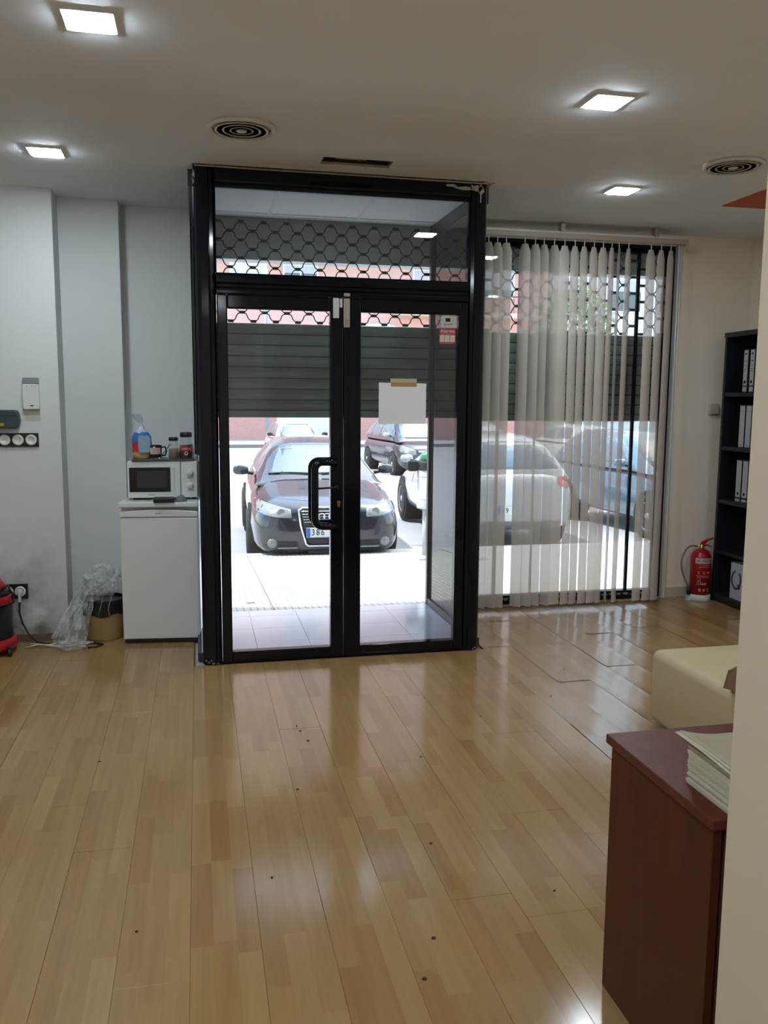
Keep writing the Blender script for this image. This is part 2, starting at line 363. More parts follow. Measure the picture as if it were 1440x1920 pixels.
# laminate planks, each board its own part
PW, PL = 0.193, 1.29
joint = {0.045: -2.044, 0.239: -1.309, 0.62: -1.843, -0.34: -2.014, -0.15: -2.738, 0.43: -2.366, 0.817: -1.243}
k0 = int(math.floor((-2.5+0.05)/PW))
_pmesh = {}
for k in range(k0, int((4.15+0.05)/PW)+1):
    xa, xb = -0.05+k*PW, -0.05+(k+1)*PW; xc = (xa+xb)/2
    if xb < -2.55: continue
    jy = None
    for q, y in joint.items():
        if abs(q-xc) < PW/2: jy = y
    if jy is None: jy = -((k*0.47+random.uniform(-0.08, 0.08)) % 1.0)*PL-1
    if -0.02 < xc < 1.63: yend = -0.035
    elif xc < -0.80: yend = 0.68
    elif xc <= -0.02: yend = 0.95
    else: yend = 1.05
    if abs(xc-0.046) < 0.05: yend = -0.035
    if 1.6 < xc < 1.68: yend = -0.035
    y = jy-PL*6
    while y < yend:
        a, b_ = max(y, -7.5), min(y+PL, yend)
        if b_-a > 0.03 and b_ > -4.4:
            ln = round(b_-a, 3)
            cup = xc > 1.72 and b_ > -1.7
            if (ln, cup) not in _pmesh:
                g = 0.0003; e = 0.0007
                mb = MB(); x0, x1, y0, y1 = -PW/2+g, PW/2-g, g, ln-g
                vs = [(x0, y0, -0.009), (x1, y0, -0.009), (x1, y1, -0.009), (x0, y1, -0.009), (x0, y0, -e), (x1, y0, -e), (x1, y1, -e), (x0, y1, -e),
                      (x0+e, y0+e, 0), (x1-e, y0+e, 0), (x1-e, y1-e, 0), (x0+e, y1-e, 0)]
                mb.add(vs, [(0, 3, 2, 1), (8, 9, 10, 11)]+[(i, (i+1) % 4, 4+(i+1) % 4, 4+i) for i in range(4)]+[(4+i, 4+(i+1) % 4, 8+(i+1) % 4, 8+i) for i in range(4)])
                if cup:
                    nn = 8; mb = MB()
                    mb.grid(lambda u, v: (x0+(x1-x0)*u, y0+(y1-y0)*v, 0.0009*(2*u-1)**6+0.0007*(2*v-1)**10-0.0003), 13, 15)
                    mb.add([(x0, y0, 0.0028), (x1, y0, 0.0028), (x1, y1, 0.0028), (x0, y1, 0.0028), (x0, y0, -0.009), (x1, y0, -0.009), (x1, y1, -0.009), (x0, y1, -0.009)], [(4, 7, 6, 5)])
                me = mb.mesh('floor_plank', recalc=not cup); me.materials.append(mFloor); _pmesh[(ln, cup)] = me
            o = bpy.data.objects.new('floor_plank', _pmesh[(ln, cup)]); COL.objects.link(o); o.parent = fl
            lift = 1.8 if xc > 1.7 else 1.0
            o.location = Vector((xc, a, random.uniform(-0.0006, 0.0006)*lift))-fl.location
            o.rotation_euler = (random.uniform(-0.0007, 0.0007)*lift, random.uniform(-0.0016, 0.0016)*lift, 0)
        y += PL
# rest of the boards behind the camera as one piece
bk = box(-2.5, 4.15, -7.5, -5.4, -0.009, -0.003).build('floor_board_field', mFloor, fl, world=True); bk['kind'] = 'stuff'
db = MB()
for x, y, r in ((0.42, -1.05, 0.004), (0.45, -1.23, 0.006), (0.43, -1.11, 0.005), (-0.43, -1.28, 0.005), (0.62, -2.70, 0.007), (0.55, -2.86, 0.007), (1.05, -2.55, 0.004), (0.9, -1.5, 0.004), (1.3, -1.1, 0.004), (0.2, -2.3, 0.004), (-0.2, -2.5, 0.004), (0.75, -2.2, 0.005), (0.35, -1.7, 0.005), (1.75, -0.9, 0.004), (2.0, -0.5, 0.004)):
    db.prism([(x+r*math.cos(a), y+0.7*r*math.sin(a)) for a in (0, 1.1, 2.2, 3.4, 4.5, 5.4)], 0.0005, 0.004, 'Z')
o = db.build('floor_debris', pm('dark_crumbs', (0.03, 0.022, 0.016), 0.8)); o['kind'] = 'stuff'; o['label'] = 'dark crumbs and specks scattered on the floor'; o['category'] = 'debris'
# ceiling with the slot opening near the door
cl = MB()
sx0, sx1, sy0, sy1 = 0.655, 1.025, -0.345, -0.21
cl.box(-2.6, 4.2, -7.6, sy0, HC, HC+0.12); cl.box(-2.6, sx0, sy0, sy1, HC, HC+0.12); cl.box(sx1, 4.2, sy0, sy1, HC, HC+0.12)
cl.box(-2.6, 4.2, sy1, -0.07, HC, HC+0.12); cl.box(-2.6, 0.0, -0.07, 1.1, HC, HC+0.12); cl.box(1.68, 4.2, -0.07, 1.1, HC, HC+0.12)
cl.box(-0.02, 1.70, -0.07, 0.08, HC+0.012, HC+0.12)
ceil = struct('ceiling', cl, mCeil)
wf = MB(); wf.box(-2.6, -0.82, 0.68, 1.25, -0.04, HC); wf.box(-0.82, -0.46, 0.90, 1.25, -0.04, HC); wf.box(-0.46, -0.025, 1.04, 1.25, -0.04, HC); wf.box(-2.55, 4.15, 1.27, 1.295, HC+0.13, 3.0)
struct('wall_front_left', wf, mWallL)
wr = MB(); wr.box(3.53, 4.15, 1.06, 1.20, -0.04, HC+0.1); wr.box(1.72, 3.53, 1.06, 1.14, 2.66, HC+0.1)
struct('wall_front_right', wr, mWall)
struct('wall_right', box(4.15, 4.3, -7.6, 1.3, -0.04, 3.0), mWall)
struct('wall_left', box(-2.7, -2.55, -7.6, 1.3, -0.04, 3.0), mWallL)
struct('wall_back', box(-2.7, 4.3, -7.75, -7.6, -0.04, 3.0), mWall)
struct('wall_partition', box(0.672, 4.15, -4.05, -3.9, 0, HC), mPart)
struct('baseboard_left', box(-1.6, -0.83, 0.668, 0.68, 0, 0.045), pm('worn_skirting', (0.14, 0.09, 0.06), 0.7, var=0.4, scale=14))
bb = MB(); bb.box(3.53, 4.15, 1.046, 1.06, 0, 0.075)
struct('baseboard_right', bb, pm('cream_skirting', (0.50, 0.45, 0.35), 0.5, var=0.1))
struct('trim_1', box(3.50, 3.53, 1.03, 1.10, 0, HC-0.05), mWhiteP, label='narrow white strip beside the window')
# orange painted band on the ceiling at the right
tag(box(3.245, 4.15, -3.6, 0.117, HC-0.006, HC-0.0005).build('ceiling_panel', pm('orange_paint', (0.50, 0.10, 0.02), 0.6)), 'orange red painted panel on the ceiling above the black bookcase', 'ceiling panel')

# ceiling lights -----------------------------------------------------------
mDiff = emis('led_diffuser', (0.82, 0.925, 1.0), LAMP); mBez = pm('light_bezel', (0.7, 0.7, 0.68), 0.4)
def lamp(x, y, label):
    t = thing('ceiling_light', label, 'ceiling light', (x, y, HC-0.012), group='square recessed ceiling lights')
    fr = MB(); a, b2 = 0.082, 0.070
    for q in ((-a, a, -a, -b2), (-a, a, b2, a), (-a, -b2, -b2, b2), (b2, a, -b2, b2)): fr.box(q[0], q[1], q[2], q[3], 0.0035, 0.0115)
    fr.build('frame', mBez, t)
    MB().prism(rrect(-b2, b2, -b2, b2, 0.012), -0.0005, 0.0085, 'Z').build('diffuser', mDiff, t)
    return t
lamp(-0.319, -1.725, 'lit square ceiling light nearest the camera at top left')
lamp(-0.718, -0.114, 'lit square ceiling light above the left wall sockets, by the wall')
lamp(1.677, -1.425, 'lit square ceiling light in the middle right of the ceiling')
lamp(2.449, -0.094, 'lit square ceiling light in front of the vertical blind')
for x, y, n in ((-1.4, -4.4, 'added as unseen fill behind the camera on the left'), (-0.35, -3.35, 'added as unseen fill just above the camera'), (1.95, -4.60, 'behind the cream partition'), (-0.35, -5.0, 'added as unseen fill just behind the camera'), (3.4, -2.6, 'added as unseen fill behind the partition wall'), (0.3, -6.4, 'added as unseen fill at the back of the shop'), (2.9, -6.0, 'added as unseen fill at the back right of the shop')):  # added unseen fill lamps; only the cream partition one comes from seen reflections
    lamp(x, y, 'lit square ceiling light '+n)
# round diffuser vents
def vent(x, y, r, label):
    t = thing('ceiling_vent', label, 'air vent', (x, y, HC-0.03), group='round ceiling air vents')
    mv = pm('vent_enamel', (0.66, 0.63, 0.57), 0.35, var=0.1); md = pm('vent_dark', (0.16, 0.16, 0.15), 0.8)
    MB().lathe([(r*1.0, 0.026), (r*1.0, 0.020), (r*0.92, 0.010), (r*0.86, 0.016), (r*0.84, 0.029), (r*1.0, 0.0295)], seg=40).build('rim', mv, t)
    MB().lathe([(r*0.84, 0.0285), (0.001, 0.0285)], seg=32).build('backing', md, t)
    for i, (a, b) in enumerate(((0.80, 0.62), (0.58, 0.40), (0.36, 0.20))):
        MB().lathe([(r*a, 0.012+0.001*i), (r*b, 0.024), (r*(b-0.02), 0.022), (r*(a-0.03), 0.008+0.001*i), (r*a, 0.012+0.001*i)], seg=36).build('ring', mv, t)
    MB().lathe([(0.001, 0.006), (r*0.14, 0.008), (r*0.17, 0.014), (r*0.10, 0.024), (0.001, 0.026)], seg=24).build('hub', mv, t)
vent(0.223, -0.728, 0.155, 'round white ceiling vent between the lights, left of the door head')
vent(2.75, -0.717, 0.155, 'round ceiling vent at the right beside the orange panel')
# slot opening contents: cable tray of old light, plaster joist
t = thing('ceiling_opening', 'open rectangular slot in the ceiling above the door with wires and a batten', 'opening', (0.84, -0.28, HC))
dk = MB().box(sx0, sx1, sy0, sy0+0.003, HC+0.014, HC+0.13).box(sx0, sx1, sy1-0.003, sy1, HC+0.014, HC+0.13).box(sx0, sx0+0.003, sy0+0.003, sy1-0.003, HC+0.014, HC+0.13).box(sx1-0.003, sx1, sy0+0.003, sy1-0.003, HC+0.014, HC+0.13); dk.build('shade_lining', mText, t, world=True)  # black sheets painted in for the shade on the slot sides
mb = MB(); mb.box(sx0, sx1, sy0, sy0+0.004, HC+0.001, HC+0.0135); mb.box(sx0, sx1, sy1-0.004, sy1, HC+0.001, HC+0.0135); mb.box(sx0, sx0+0.004, sy0+0.004, sy1-0.004, HC+0.001, HC+0.0135); mb.box(sx1-0.004, sx1, sy0+0.004, sy1-0.004, HC+0.001, HC+0.0135)
mb.build('plaster_edge', mPlaster, t, world=True)
box(sx0, sx1, sy0, sy1, HC+0.131, HC+0.14).build('void', mText, t, world=True)  # black sheet painted in for the darkness above the slot
box(0.74, 0.90, sy0+0.03, sy1-0.006, HC+0.03, HC+0.06).build('batten', pm('grey_batten', (0.42, 0.38, 0.31), 0.8, var=0.3, scale=20), t, world=True)
MB().tube([(0.85, -0.23, HC+0.07), (0.86, -0.25, HC+0.02), (0.84, -0.29, HC+0.018), (0.80, -0.27, HC+0.05)], 0.004, 6).build('wire', pm('orange_wire', (0.7, 0.16, 0.04), 0.5), t, world=True)
MB().tube([(0.90, -0.215, HC-0.001), (0.91, -0.17, HC-0.003), (0.98, -0.13, HC-0.003), (0.985, -0.09, HC-0.002)], 0.0025, 6).build('wire', mWhiteP, t, world=True)

# ================================================================== ENTRANCE DOOR
dr = sroot('door_1', (0.825, 0.0, 0.0), 'black aluminium double glass entrance door with a transom')
def dpart(name, mb, mat, parent=None, bevel=0): return mb.build(name, mat, parent or dr, world=True, bevel=bevel)
XL, XR = 0.003, 1.648
def jamb(x0, x1, z0=0.0, z1=HC+0.008):
    mb = MB(); pts = []
    w = x1-x0
    pts = [(x0, 0.05), (x0, -0.015), (x0+0.012, -0.033), (x0+0.03, -0.040), (x1-0.035, -0.040), (x1-0.03, -0.030), (x1-0.012, -0.022), (x1, -0.010), (x1, 0.05)]
    return mb.prism(pts, z0, z1, 'Z')
dpart('frame_jamb', jamb(XL, 0.112), mBlack, bevel=0.006)
mbj = jamb(-1.648, -1.545); mbj.v = [(-v[0], v[1], v[2]) for v in mbj.v]
dpart('frame_jamb', mbj, mBlack, bevel=0.006)
dpart('frame_head', MB().prism([(-0.038, 2.664), (-0.030, 2.656), (0.05, 2.656), (0.05, HC+0.008), (-0.038, HC+0.008)], 0.112, 1.545, 'X'), mBlack, bevel=0.005)
dpart('transom_bar', MB().prism([(-0.03, 2.190), (-0.042, 2.178), (-0.042, 2.14), (-0.03, 2.128), (-0.03, 2.115), (-0.045, 2.10), (-0.045, 2.078), (0.05, 2.078), (0.05, 2.192)], 0.112, 1.545, 'X'), mBlack, bevel=0.004)
dpart('glass_bead', box(0.112, 0.117, -0.02, 0.012, 2.192, 2.656), mBlack)
dpart('antiglare_strip', MB().box(0.112, 1.545, 0.0185, 0.052, 2.650, 2.657).box(0.112, 1.545, -0.031, 0.0115, 2.650, 2.657), pm('antiglare_matte', (0.006, 0.006, 0.007), 0.95, spec=0.1))  # matte strips added under the head so it does not mirror daylight
dpart('transom_pane', box(0.112, 1.545, 0.012, 0.018, 2.190, 2.658), mGlass)
dpart('threshold', box(0.10, 1.56, -0.02, 0.05, 0.0, 0.014), mBlack)
# chipped render around the head
pl = MB()
random.seed(3)
def blob(cx, cz, rx, rz, y, n=14, j=0.35):
    pts = [(cx+rx*math.cos(2*PI*i/n)*random.uniform(1-j, 1+j), cz+rz*math.sin(2*PI*i/n)*random.uniform(1-j, 1+j)) for i in range(n)]
    pl.prism(pts, y, y-0.006, 'Y')
for a in ((1.43, 2.714, 0.030, 0.007, -0.038), (1.50, 2.704, 0.05, 0.008, -0.038), (1.57, 2.706, 0.035, 0.018, -0.038), (1.605, 2.700, 0.016, 0.025, -0.038), (1.602, 2.655, 0.004, 0.03, -0.038)): blob(*a)
dpart('plaster_smear', pl, mPlaster)
pl = MB(); blob(0.004, 2.690, 0.006, 0.030, -0.030); blob(0.002, 2.665, 0.005, 0.02, -0.030)
dpart('plaster_smear', pl, mPlaster); pl = MB()
for a in ((0.02, 0.030, 0.006, 0.006, -0.039), (0.035, 0.018, 0.008, 0.005, -0.039), (0.06, 0.010, 0.010, 0.005, -0.039), (0.05, 0.03, 0.005, 0.004, -0.039), (0.085, 0.008, 0.008, 0.004, -0.039), (1.625, 0.018, 0.010, 0.005, -0.039), (1.61, 0.01, 0.006, 0.004, -0.039)): blob(*a)
dpart('chipped_corner', pl, pm('chipped_dark', (0.16, 0.15, 0.12), 0.9, var=0.4, scale=60))
dpart('caulk_bead', MB().tube([(0.01, -0.044, HC-0.002), (0.4, -0.043, HC-0.003), (0.9, -0.044, HC-0.002), (1.3, -0.043, HC-0.003), (1.64, -0.044, HC-0.002)], 0.005, 6), pm('old_caulk', (0.35, 0.31, 0.22), 0.8, var=0.3, scale=20))
def leaf(x0, x1, xo0, xo1, nm):
    lf = dpart('door_leaf', MB().box(xo0, x0, -0.032, 0.03, 0.016, 2.076).box(x1, xo1, -0.032, 0.03, 0.016, 2.076).box(x0, x1, -0.032, 0.03, 0.016, 0.068).box(x0, x1, -0.032, 0.03, 2.003, 2.076), mBlack, bevel=0.007)
    dpart('pane', box(x0-0.003, x1+0.003, -0.004, 0.002, 0.065, 2.006), mGlass, lf)
    return lf
lfL = leaf(0.170, 0.738, 0.114, 0.812, 'l'); lfR = leaf(0.914, 1.489, 0.815, 1.543, 'r')
lab(lfL, 'left door leaf with the pull handle'); lab(lfR, 'right door leaf with taped paper and alarm sticker')
# pull handle
hp = []
for (cx, cz, a0, a1) in ((0.685, 1.115, PI/2, PI), (0.685, 0.838, PI, 1.5*PI)):
    for i in range(9):
        a = a0+(a1-a0)*i/8; hp.append((cx+0.045*math.cos(a), -0.085, cz+0.045*math.sin(a)))
hp = [(0.765, -0.085, 1.16)]+hp+[(0.765, -0.085, 0.793)]
dpart('pull_handle', MB().tube(hp, 0.021, 14).cyl((0.765, -0.085, 1.16), (0.765, -0.030, 1.16), 0.019).cyl((0.765, -0.085, 0.793), (0.765, -0.030, 0.793), 0.019), mBlack, lfL)
hp2 = [(p[0], 0.075, p[2]) for p in hp]
dpart('pull_handle', MB().tube(hp2, 0.019, 12).cyl((0.765, 0.075, 1.16), (0.765, 0.030, 1.16), 0.018).cyl((0.765, 0.075, 0.793), (0.765, 0.030, 0.793), 0.018), mBlack, lfL)
dpart('lever', MB().cyl((0.66, -0.060, 1.008), (0.775, -0.045, 1.012), 0.006, 10).cyl((0.775, -0.045, 1.012), (0.775, -0.03, 1.012), 0.010, 12), mBlackM, lfL)
dpart('lock_cylinder', MB().prism([(0.784+0.010*math.cos(a), 0.925+0.010*math.sin(a)) for a in [PI*(-0.2+1.4*i/10) for i in range(11)]]+[(0.778, 0.897), (0.790, 0.897)], -0.040, -0.032, 'Y'), mBrass, lfL)
dpart('door_bolt', box(0.812, 0.846, -0.046, -0.032, 1.913, 2.072).box(0.827, 0.831, -0.050, -0.046, 1.96, 2.06).box(0.812, 0.846, -0.056, -0.045, 2.082, 2.100), mSteel, lfR, bevel=0.002)
dpart('bolt_knob', MB().cyl((0.826, -0.046, 1.955), (0.826, -0.058, 1.955), 0.006, 12).box(0.822, 0.834, -0.055, -0.046, 1.93, 1.955), mBrass, lfR)
dpart('alarm_contact', MB().prism(rrect(0.752, 0.785, 1.962, 2.073, 0.004), -0.046, -0.032, 'Y'), mWhiteP, lfL, bevel=0.002)
dpart('contact_magnet', MB().prism(rrect(0.790, 0.804, 2.022, 2.070, 0.003), -0.043, -0.032, 'Y'), mWhiteP, lfL)
# taped sheet: slightly wavy, perforated lower edge
sheet = thing('paper_sheet', 'blank white paper sheet taped inside the right door pane', 'paper', (1.163, -0.008, 1.367))
mb = MB(); N = 40
pts = [(1.022, 1.610), (1.304, 1.607)]+[(1.304-0.282*i/N, 1.372-0.012*(1-i/N)*0+0.004*(i % 2)) for i in range(N+1)]
mb.prism(pts, -0.009, -0.010, 'Y'); mb.build('sheet', mPaper, sheet, world=True)
box(1.093, 1.246, -0.0108, -0.0092, 1.588, 1.611).build('tape', mTape, sheet, world=True)
lab(box(1.091, 1.247, -0.0072, -0.0058, 1.611, 1.634).build('tape', mTapeL, sheet, world=True), 'strip of tape stuck on the glass')
# alarm sticker with detector box above
stk = thing('alarm_sticker', 'red alarm warning sticker at the top right of the right door pane', 'sticker', (1.428, -0.006, 1.835))
box(1.378, 1.478, -0.0062, -0.0052, 1.837, 1.926).build('sticker_sheet', mRedS, stk, world=True)
text('lettering', 'Alarma', 0.030, (1.428, -0.0066, 1.910), FRONT, mTextW, stk, sx=1.0)
MB().tube([(1.385+0.002*i, -0.0066, 1.893+0.0018*math.sin(i*2.3)) for i in range(43)], 0.0007, 4).build('small_print', mTextW, stk, world=True)
for i in range(3):
    o = box(1.383+0.031*i, 1.411+0.031*i, -0.0072, -0.0060, 1.848, 1.887).build('pictogram', pm('sticker_white', (0.55, 0.53, 0.50), 0.5, var=0.15, scale=60), stk, world=True)
MB().tube([(1.385+0.002*i, -0.0066, 1.842+0.0015*math.sin(i*2.3)) for i in range(40)], 0.0006, 4).build('small_print', mTextW, stk, world=True)
det = thing('magnetic_sensor', 'small white alarm tag with dark window above the red sticker', 'sensor', (1.432, -0.008, 1.929))
MB().prism([(1.385, 1.929), (1.482, 1.929), (1.482, 2.000), (1.470, 2.003), (1.395, 2.001), (1.385, 1.990)], -0.014, -0.005, 'Y').build('body', pm('sensor_white', (0.50, 0.50, 0.47), 0.5), det, world=True, bevel=0.002)
box(1.413, 1.442, -0.0155, -0.0135, 1.963, 1.983).build('window', pm('dark_red_lens', (0.03, 0.008, 0.006), 0.2), det, world=True)
text('lettering', 'Verisure', 0.017, (1.428, -0.0146, 1.947), Euler((PI/2, -0.12, 0)), mText, det, sx=0.95, shear=0.4)

# ================================================================== VESTIBULE
vf = struct('vestibule_floor', box(-0.05, 1.70, 0.0, 1.20, -0.06, -0.012), mGrout)
_tm = {}
for i in range(5):
    for j in range(4):
        x0, y0 = 0.0+i*0.33, 0.055+j*0.33; x1, y1 = min(x0+0.33, 1.655), min(y0+0.33, 1.20)
        if y1-y0 < 0.02 or x1-x0 < 0.02: continue
        key = (round(x1-x0, 3), round(y1-y0, 3))
        if key not in _tm:
            me = box(0.001, key[0]-0.001, 0.001, key[1]-0.001, -0.011, -0.001).mesh('floor_tile'); me.materials.append(mTile); _tm[key] = me
        o = bpy.data.objects.new('floor_tile', _tm[key]); COL.objects.link(o); o.parent = vf; o.location = Vector((x0, y0, random.uniform(-0.0004, 0.0004)))-vf.location
vc = struct('vestibule_ceiling', box(-0.06, 1.72, 0.085, 1.29, HC+0.02, HC+0.08), mCTile)
for i in range(4):
    for j in range(3):
        x0 = -0.10+i*0.60; y0 = [0.055, 0.47, 1.07][j]; x1 = x0+0.6; y1 = [0.47, 1.07, 1.16][j]
        x0, x1 = max(x0, -0.03), min(x1, 1.69)
        if x1-x0 < 0.03: continue
        box(x0+0.010, x1-0.010, y0+0.010, y1-0.010, HC+0.003, HC+0.018).build('ceiling_tile', mCTile, vc, world=True)
gm = MB()
for x in (0.5, 1.10): gm.box(x-0.012, x+0.012, 0.055, 1.16, HC+0.0005, HC+0.0025)
gm.box(-0.03, 1.69, 0.458, 0.482, HC+0.001, HC+0.0028); gm.build('grid_bar', pm('grid_white', (0.70, 0.72, 0.74), 0.5), vc, world=True)
def side_panel(n, x, label):
    w = sroot(n, (x, 0.6, 0), label)
    mAl = pm('dark_aluminium_'+n, (0.03, 0.036, 0.042), 0.3)
    MB().box(x-0.018, x+0.018, 0.052, 1.155, 0.0, 0.05).build('sill_rail', mAl, w, world=True, bevel=0.003)
    MB().box(x-0.018, x+0.018, 0.052, 1.155, HC-0.09, HC-0.001).build('head_rail', mAl, w, world=True, bevel=0.003)
    MB().box(x-0.022, x+0.022, 1.155, 1.20, 0.0, HC-0.001).build('post', mAl, w, world=True, bevel=0.003)
    box(x-0.003, x+0.003, 0.055, 1.155, 0.05, HC-0.09).build('pane', mGlassD, w, world=True)
side_panel('window_2', 1.665, 'glass side panel on the right of the entrance recess')
side_panel('window_3', -0.008, 'glass side panel on the left of the entrance recess')
# front display window
w1 = sroot('window_1', (2.6, 1.10, 0), 'black framed shop window behind the vertical blind')
fm = MB(); fm.box(1.69, 3.50, 1.06, 1.13, 0.0, 0.065).box(1.69, 3.50, 1.06, 1.13, 2.60, 2.66).box(1.69, 1.74, 1.06, 1.13, 0.065, 2.60).box(3.44, 3.50, 1.06, 1.13, 0.065, 2.60)
fm.build('window_frame', mBlack, w1, world=True, bevel=0.004)
box(3.213, 3.235, 1.085, 1.110, 0.065, 2.60).build('mullion', mBlack, w1, world=True, bevel=0.003)
box(1.74, 3.213, 1.093, 1.099, 0.065, 2.60).build('pane', mGlass, w1, world=True)
box(3.235, 3.44, 1.093, 1.099, 0.065, 2.60).build('pane', mGlass, w1, world=True)
rub = MB(); random.seed(5)
for i in range(26):
    x = 1.8+1.6*i/26; blob_ = [(x+random.uniform(0.01, 0.035)*math.cos(2*PI*q/7), 0.04+random.uniform(0.004, 0.014)*math.sin(2*PI*q/7)) for q in range(7)]
    rub.prism(blob_, 1.052, 1.060, 'Y')
rub.build('peeled_paint', pm('peeled_paint', (0.22, 0.22, 0.21), 0.8, var=0.4, scale=40), w1, world=True)
# facade lintel and piers outside
st = struct('wall_facade', MB().box(-4, 6.5, 1.30, 1.44, 2.475, 4.6).box(-4, -0.07, 1.26, 1.46, -0.2, 2.475).box(3.72, 6.5, 1.31, 1.46, -0.2, 2.475).box(-4, 6.5, 0.9, 1.46, 4.5, 4.6), mConc)
struct('roof_slab', box(-3, 5, -8, 1.6, 3.0, 3.2), mConc)

# ================================================================== ROLLER SHUTTERS
def shutter(x0, x1, zb, label):
    Y = 1.235; zt = zb+0.655
    t = thing('roller_shutter', label, 'shutter', ((x0+x1)/2, Y, zb), group='half lowered roller shutters')
    nsl = 8; h = (zt-zb-0.05)/nsl
    def prof(z0):
        n = 7; h_ = h-0.008; a = [(Y-0.014*math.sin(PI*i/(n-1)), z0+h_*i/(n-1)) for i in range(n)]
        b = [(Y+0.003-0.014*math.sin(PI*i/(n-1)), z0+h_*i/(n-1)) for i in range(n-1, -1, -1)]
        return a+b
    for i in range(nsl):
        z0 = zb+0.05+i*h
        mb = MB().prism(prof(z0+0.003), x0, x1, 'X')
        sl = mb.build('slat', mShutter, t, world=True)
        MB().box(x0, x1, Y+0.004, Y+0.007, z0-0.006, z0+0.008).build('hinge_joint', mRod, sl, world=True)
    MB().box(x0, x1, Y-0.016, Y+0.014, zb, zb+0.048).build('bottom_bar', mShutter, t, world=True, bevel=0.003)
    # wavy rods clipped together in rings
    pitch = 0.155; rowh = 0.0605; A = rowh/2-0.001
    nrow = int((HC+0.02-zt)/rowh)
    for r in range(nrow):
        zc = zt+0.008+rowh*(r+0.5); sgn = 1 if r % 2 == 0 else -1
        pts = []; n = int((x1-x0-0.02)/pitch*14)
        for i in range(n+1):
            x = x0+0.01+(x1-x0-0.02)*i/n; c = -math.cos(2*PI*(x-0.238)/pitch)*sgn
            pts.append((x, Y, zc+A*math.copysign(abs(c)**0.48, c)))
        MB().tube(pts, 0.0042, 6).build('grille_rod', mRod, t, world=True)
    cm = MB().prism(rrect(-0.021, 0.021, -0.0095, 0.0095, 0.006, 2), -0.008, 0.008, 'Y').mesh('grille_clip'); cm.materials.append(mRod)
    for r in range(nrow+1):
        z = zt+0.008+rowh*r; ph = 0.238+(pitch/2 if r % 2 == 1 else 0)
        kk = math.ceil((x0+0.02-ph)/pitch)
        while ph+kk*pitch < x1-0.02:
            o = bpy.data.objects.new('grille_clip', cm); COL.objects.link(o); o.parent = t; o.location = Vector((ph+kk*pitch, Y, z))-t.location; kk += 1
    return t
shutter(-0.02, 1.70, 1.385, 'grey roller shutter half lowered outside the entrance door, rings above slats')
shutter(1.73, 3.60, 1.365, 'grey roller shutter half lowered outside the window behind the blind')
gr = struct('trim_2', MB().box(1.70, 1.73, 1.205, 1.275, 0.0, HC).box(-0.05, -0.02, 1.205, 1.275, 0, HC).box(3.60, 3.65, 1.205, 1.275, 0.0, HC), mShutter, label='vertical guide rails of the roller shutters')

# ================================================================== VERTICAL BLIND
bl = thing('vertical_blind', 'beige grey vertical blind hanging in front of the shop window', 'blind', (2.68, 0.85, 0))
MB().box(1.93, 3.46, 0.825, 0.875, 2.630, 2.672).build('headrail', mRail, bl, world=True, bevel=0.004)
box(1.94, 3.45, 0.822, 0.83, 2.664, 2.676).build('rail_lip', mWhiteP, bl, world=True)
for x in (2.49, 3.20): MB().box(x-0.015, x+0.015, 0.815, 0.87, 2.672, 2.73).build('bracket', mSteel, bl, world=True)
SL = [(911, 56, 1), (927, 52, 0), (943, 46, 0), (977, 50, 0), (996, 54, 0), (1012, 60, 0), (1031, 56, 0), (1050, 14, 1), (1069, 24, 0), (1086, 28, 0), (1104, 26, 0), (1121, 20, 0), (1137, 38, 0), (1150, 74, 0), (1168, 36, 0), (1210, 16, 0), (1229, 24, 0), (1247, 30, 0)]
def px2x(p): return 1.964+(p-911)*(3.332-1.964)/(1246-911)*1.0+((p-911)*(1246-p))*(-0.0000004)
for i, (p, ang, _) in enumerate(SL):
    x = px2x(p); hw = 0.0445; a = math.radians(ang)
    dx, dy = math.cos(a), math.sin(a)*(-1 if i < 7 else 1)
    tw = random.uniform(-0.12, 0.12); sway = random.uniform(-0.008, 0.008)
    def fn(u, v):
        z = 0.035+(2.585-0.035)*v; s_ = (u-0.5)*2
        ww = hw*(1.0 if v < 0.975 else 1-(v-0.975)/0.025*0.45)
        aa = a*(-1 if i < 7 else 1)+tw*(1-v); dxx, dyy = math.cos(aa), math.sin(aa)
        cur = 0.010*(1-s_*s_)
        return (x+s_*ww*dxx+cur*dyy+sway*(1-v), 0.85+s_*ww*dyy-cur*dxx, z)
    o = MB().grid(fn, 7, 41).build('blind_slat', mBlind, bl, world=True, recalc=False)
    MB().cyl((x, 0.85, 2.58), (x, 0.85, 2.632), 0.004, 8).build('carrier_hook', mWhiteP, bl, world=True)
ch = MB()
ch.tube([(3.395, 0.84, 2.64), (3.398, 0.835, 1.6), (3.40, 0.83, 0.6), (3.41, 0.83, 0.55), (3.42, 0.83, 0.6), (3.418, 0.835, 1.6), (3.415, 0.84, 2.64)], 0.003, 6)
ch.build('pull_chain', mWhiteP, bl, world=True)
bc = []
for i in range(len(SL)-1):
    xa, xb = px2x(SL[i][0]), px2x(SL[i+1][0])
    for q in range(4): bc.append((xa+(xb-xa)*q/4, 0.855, 0.045-0.006*math.sin(PI*q/4)))
MB().tube(bc, 0.0015, 5).build('bottom_chain', mWhiteP, bl, world=True)

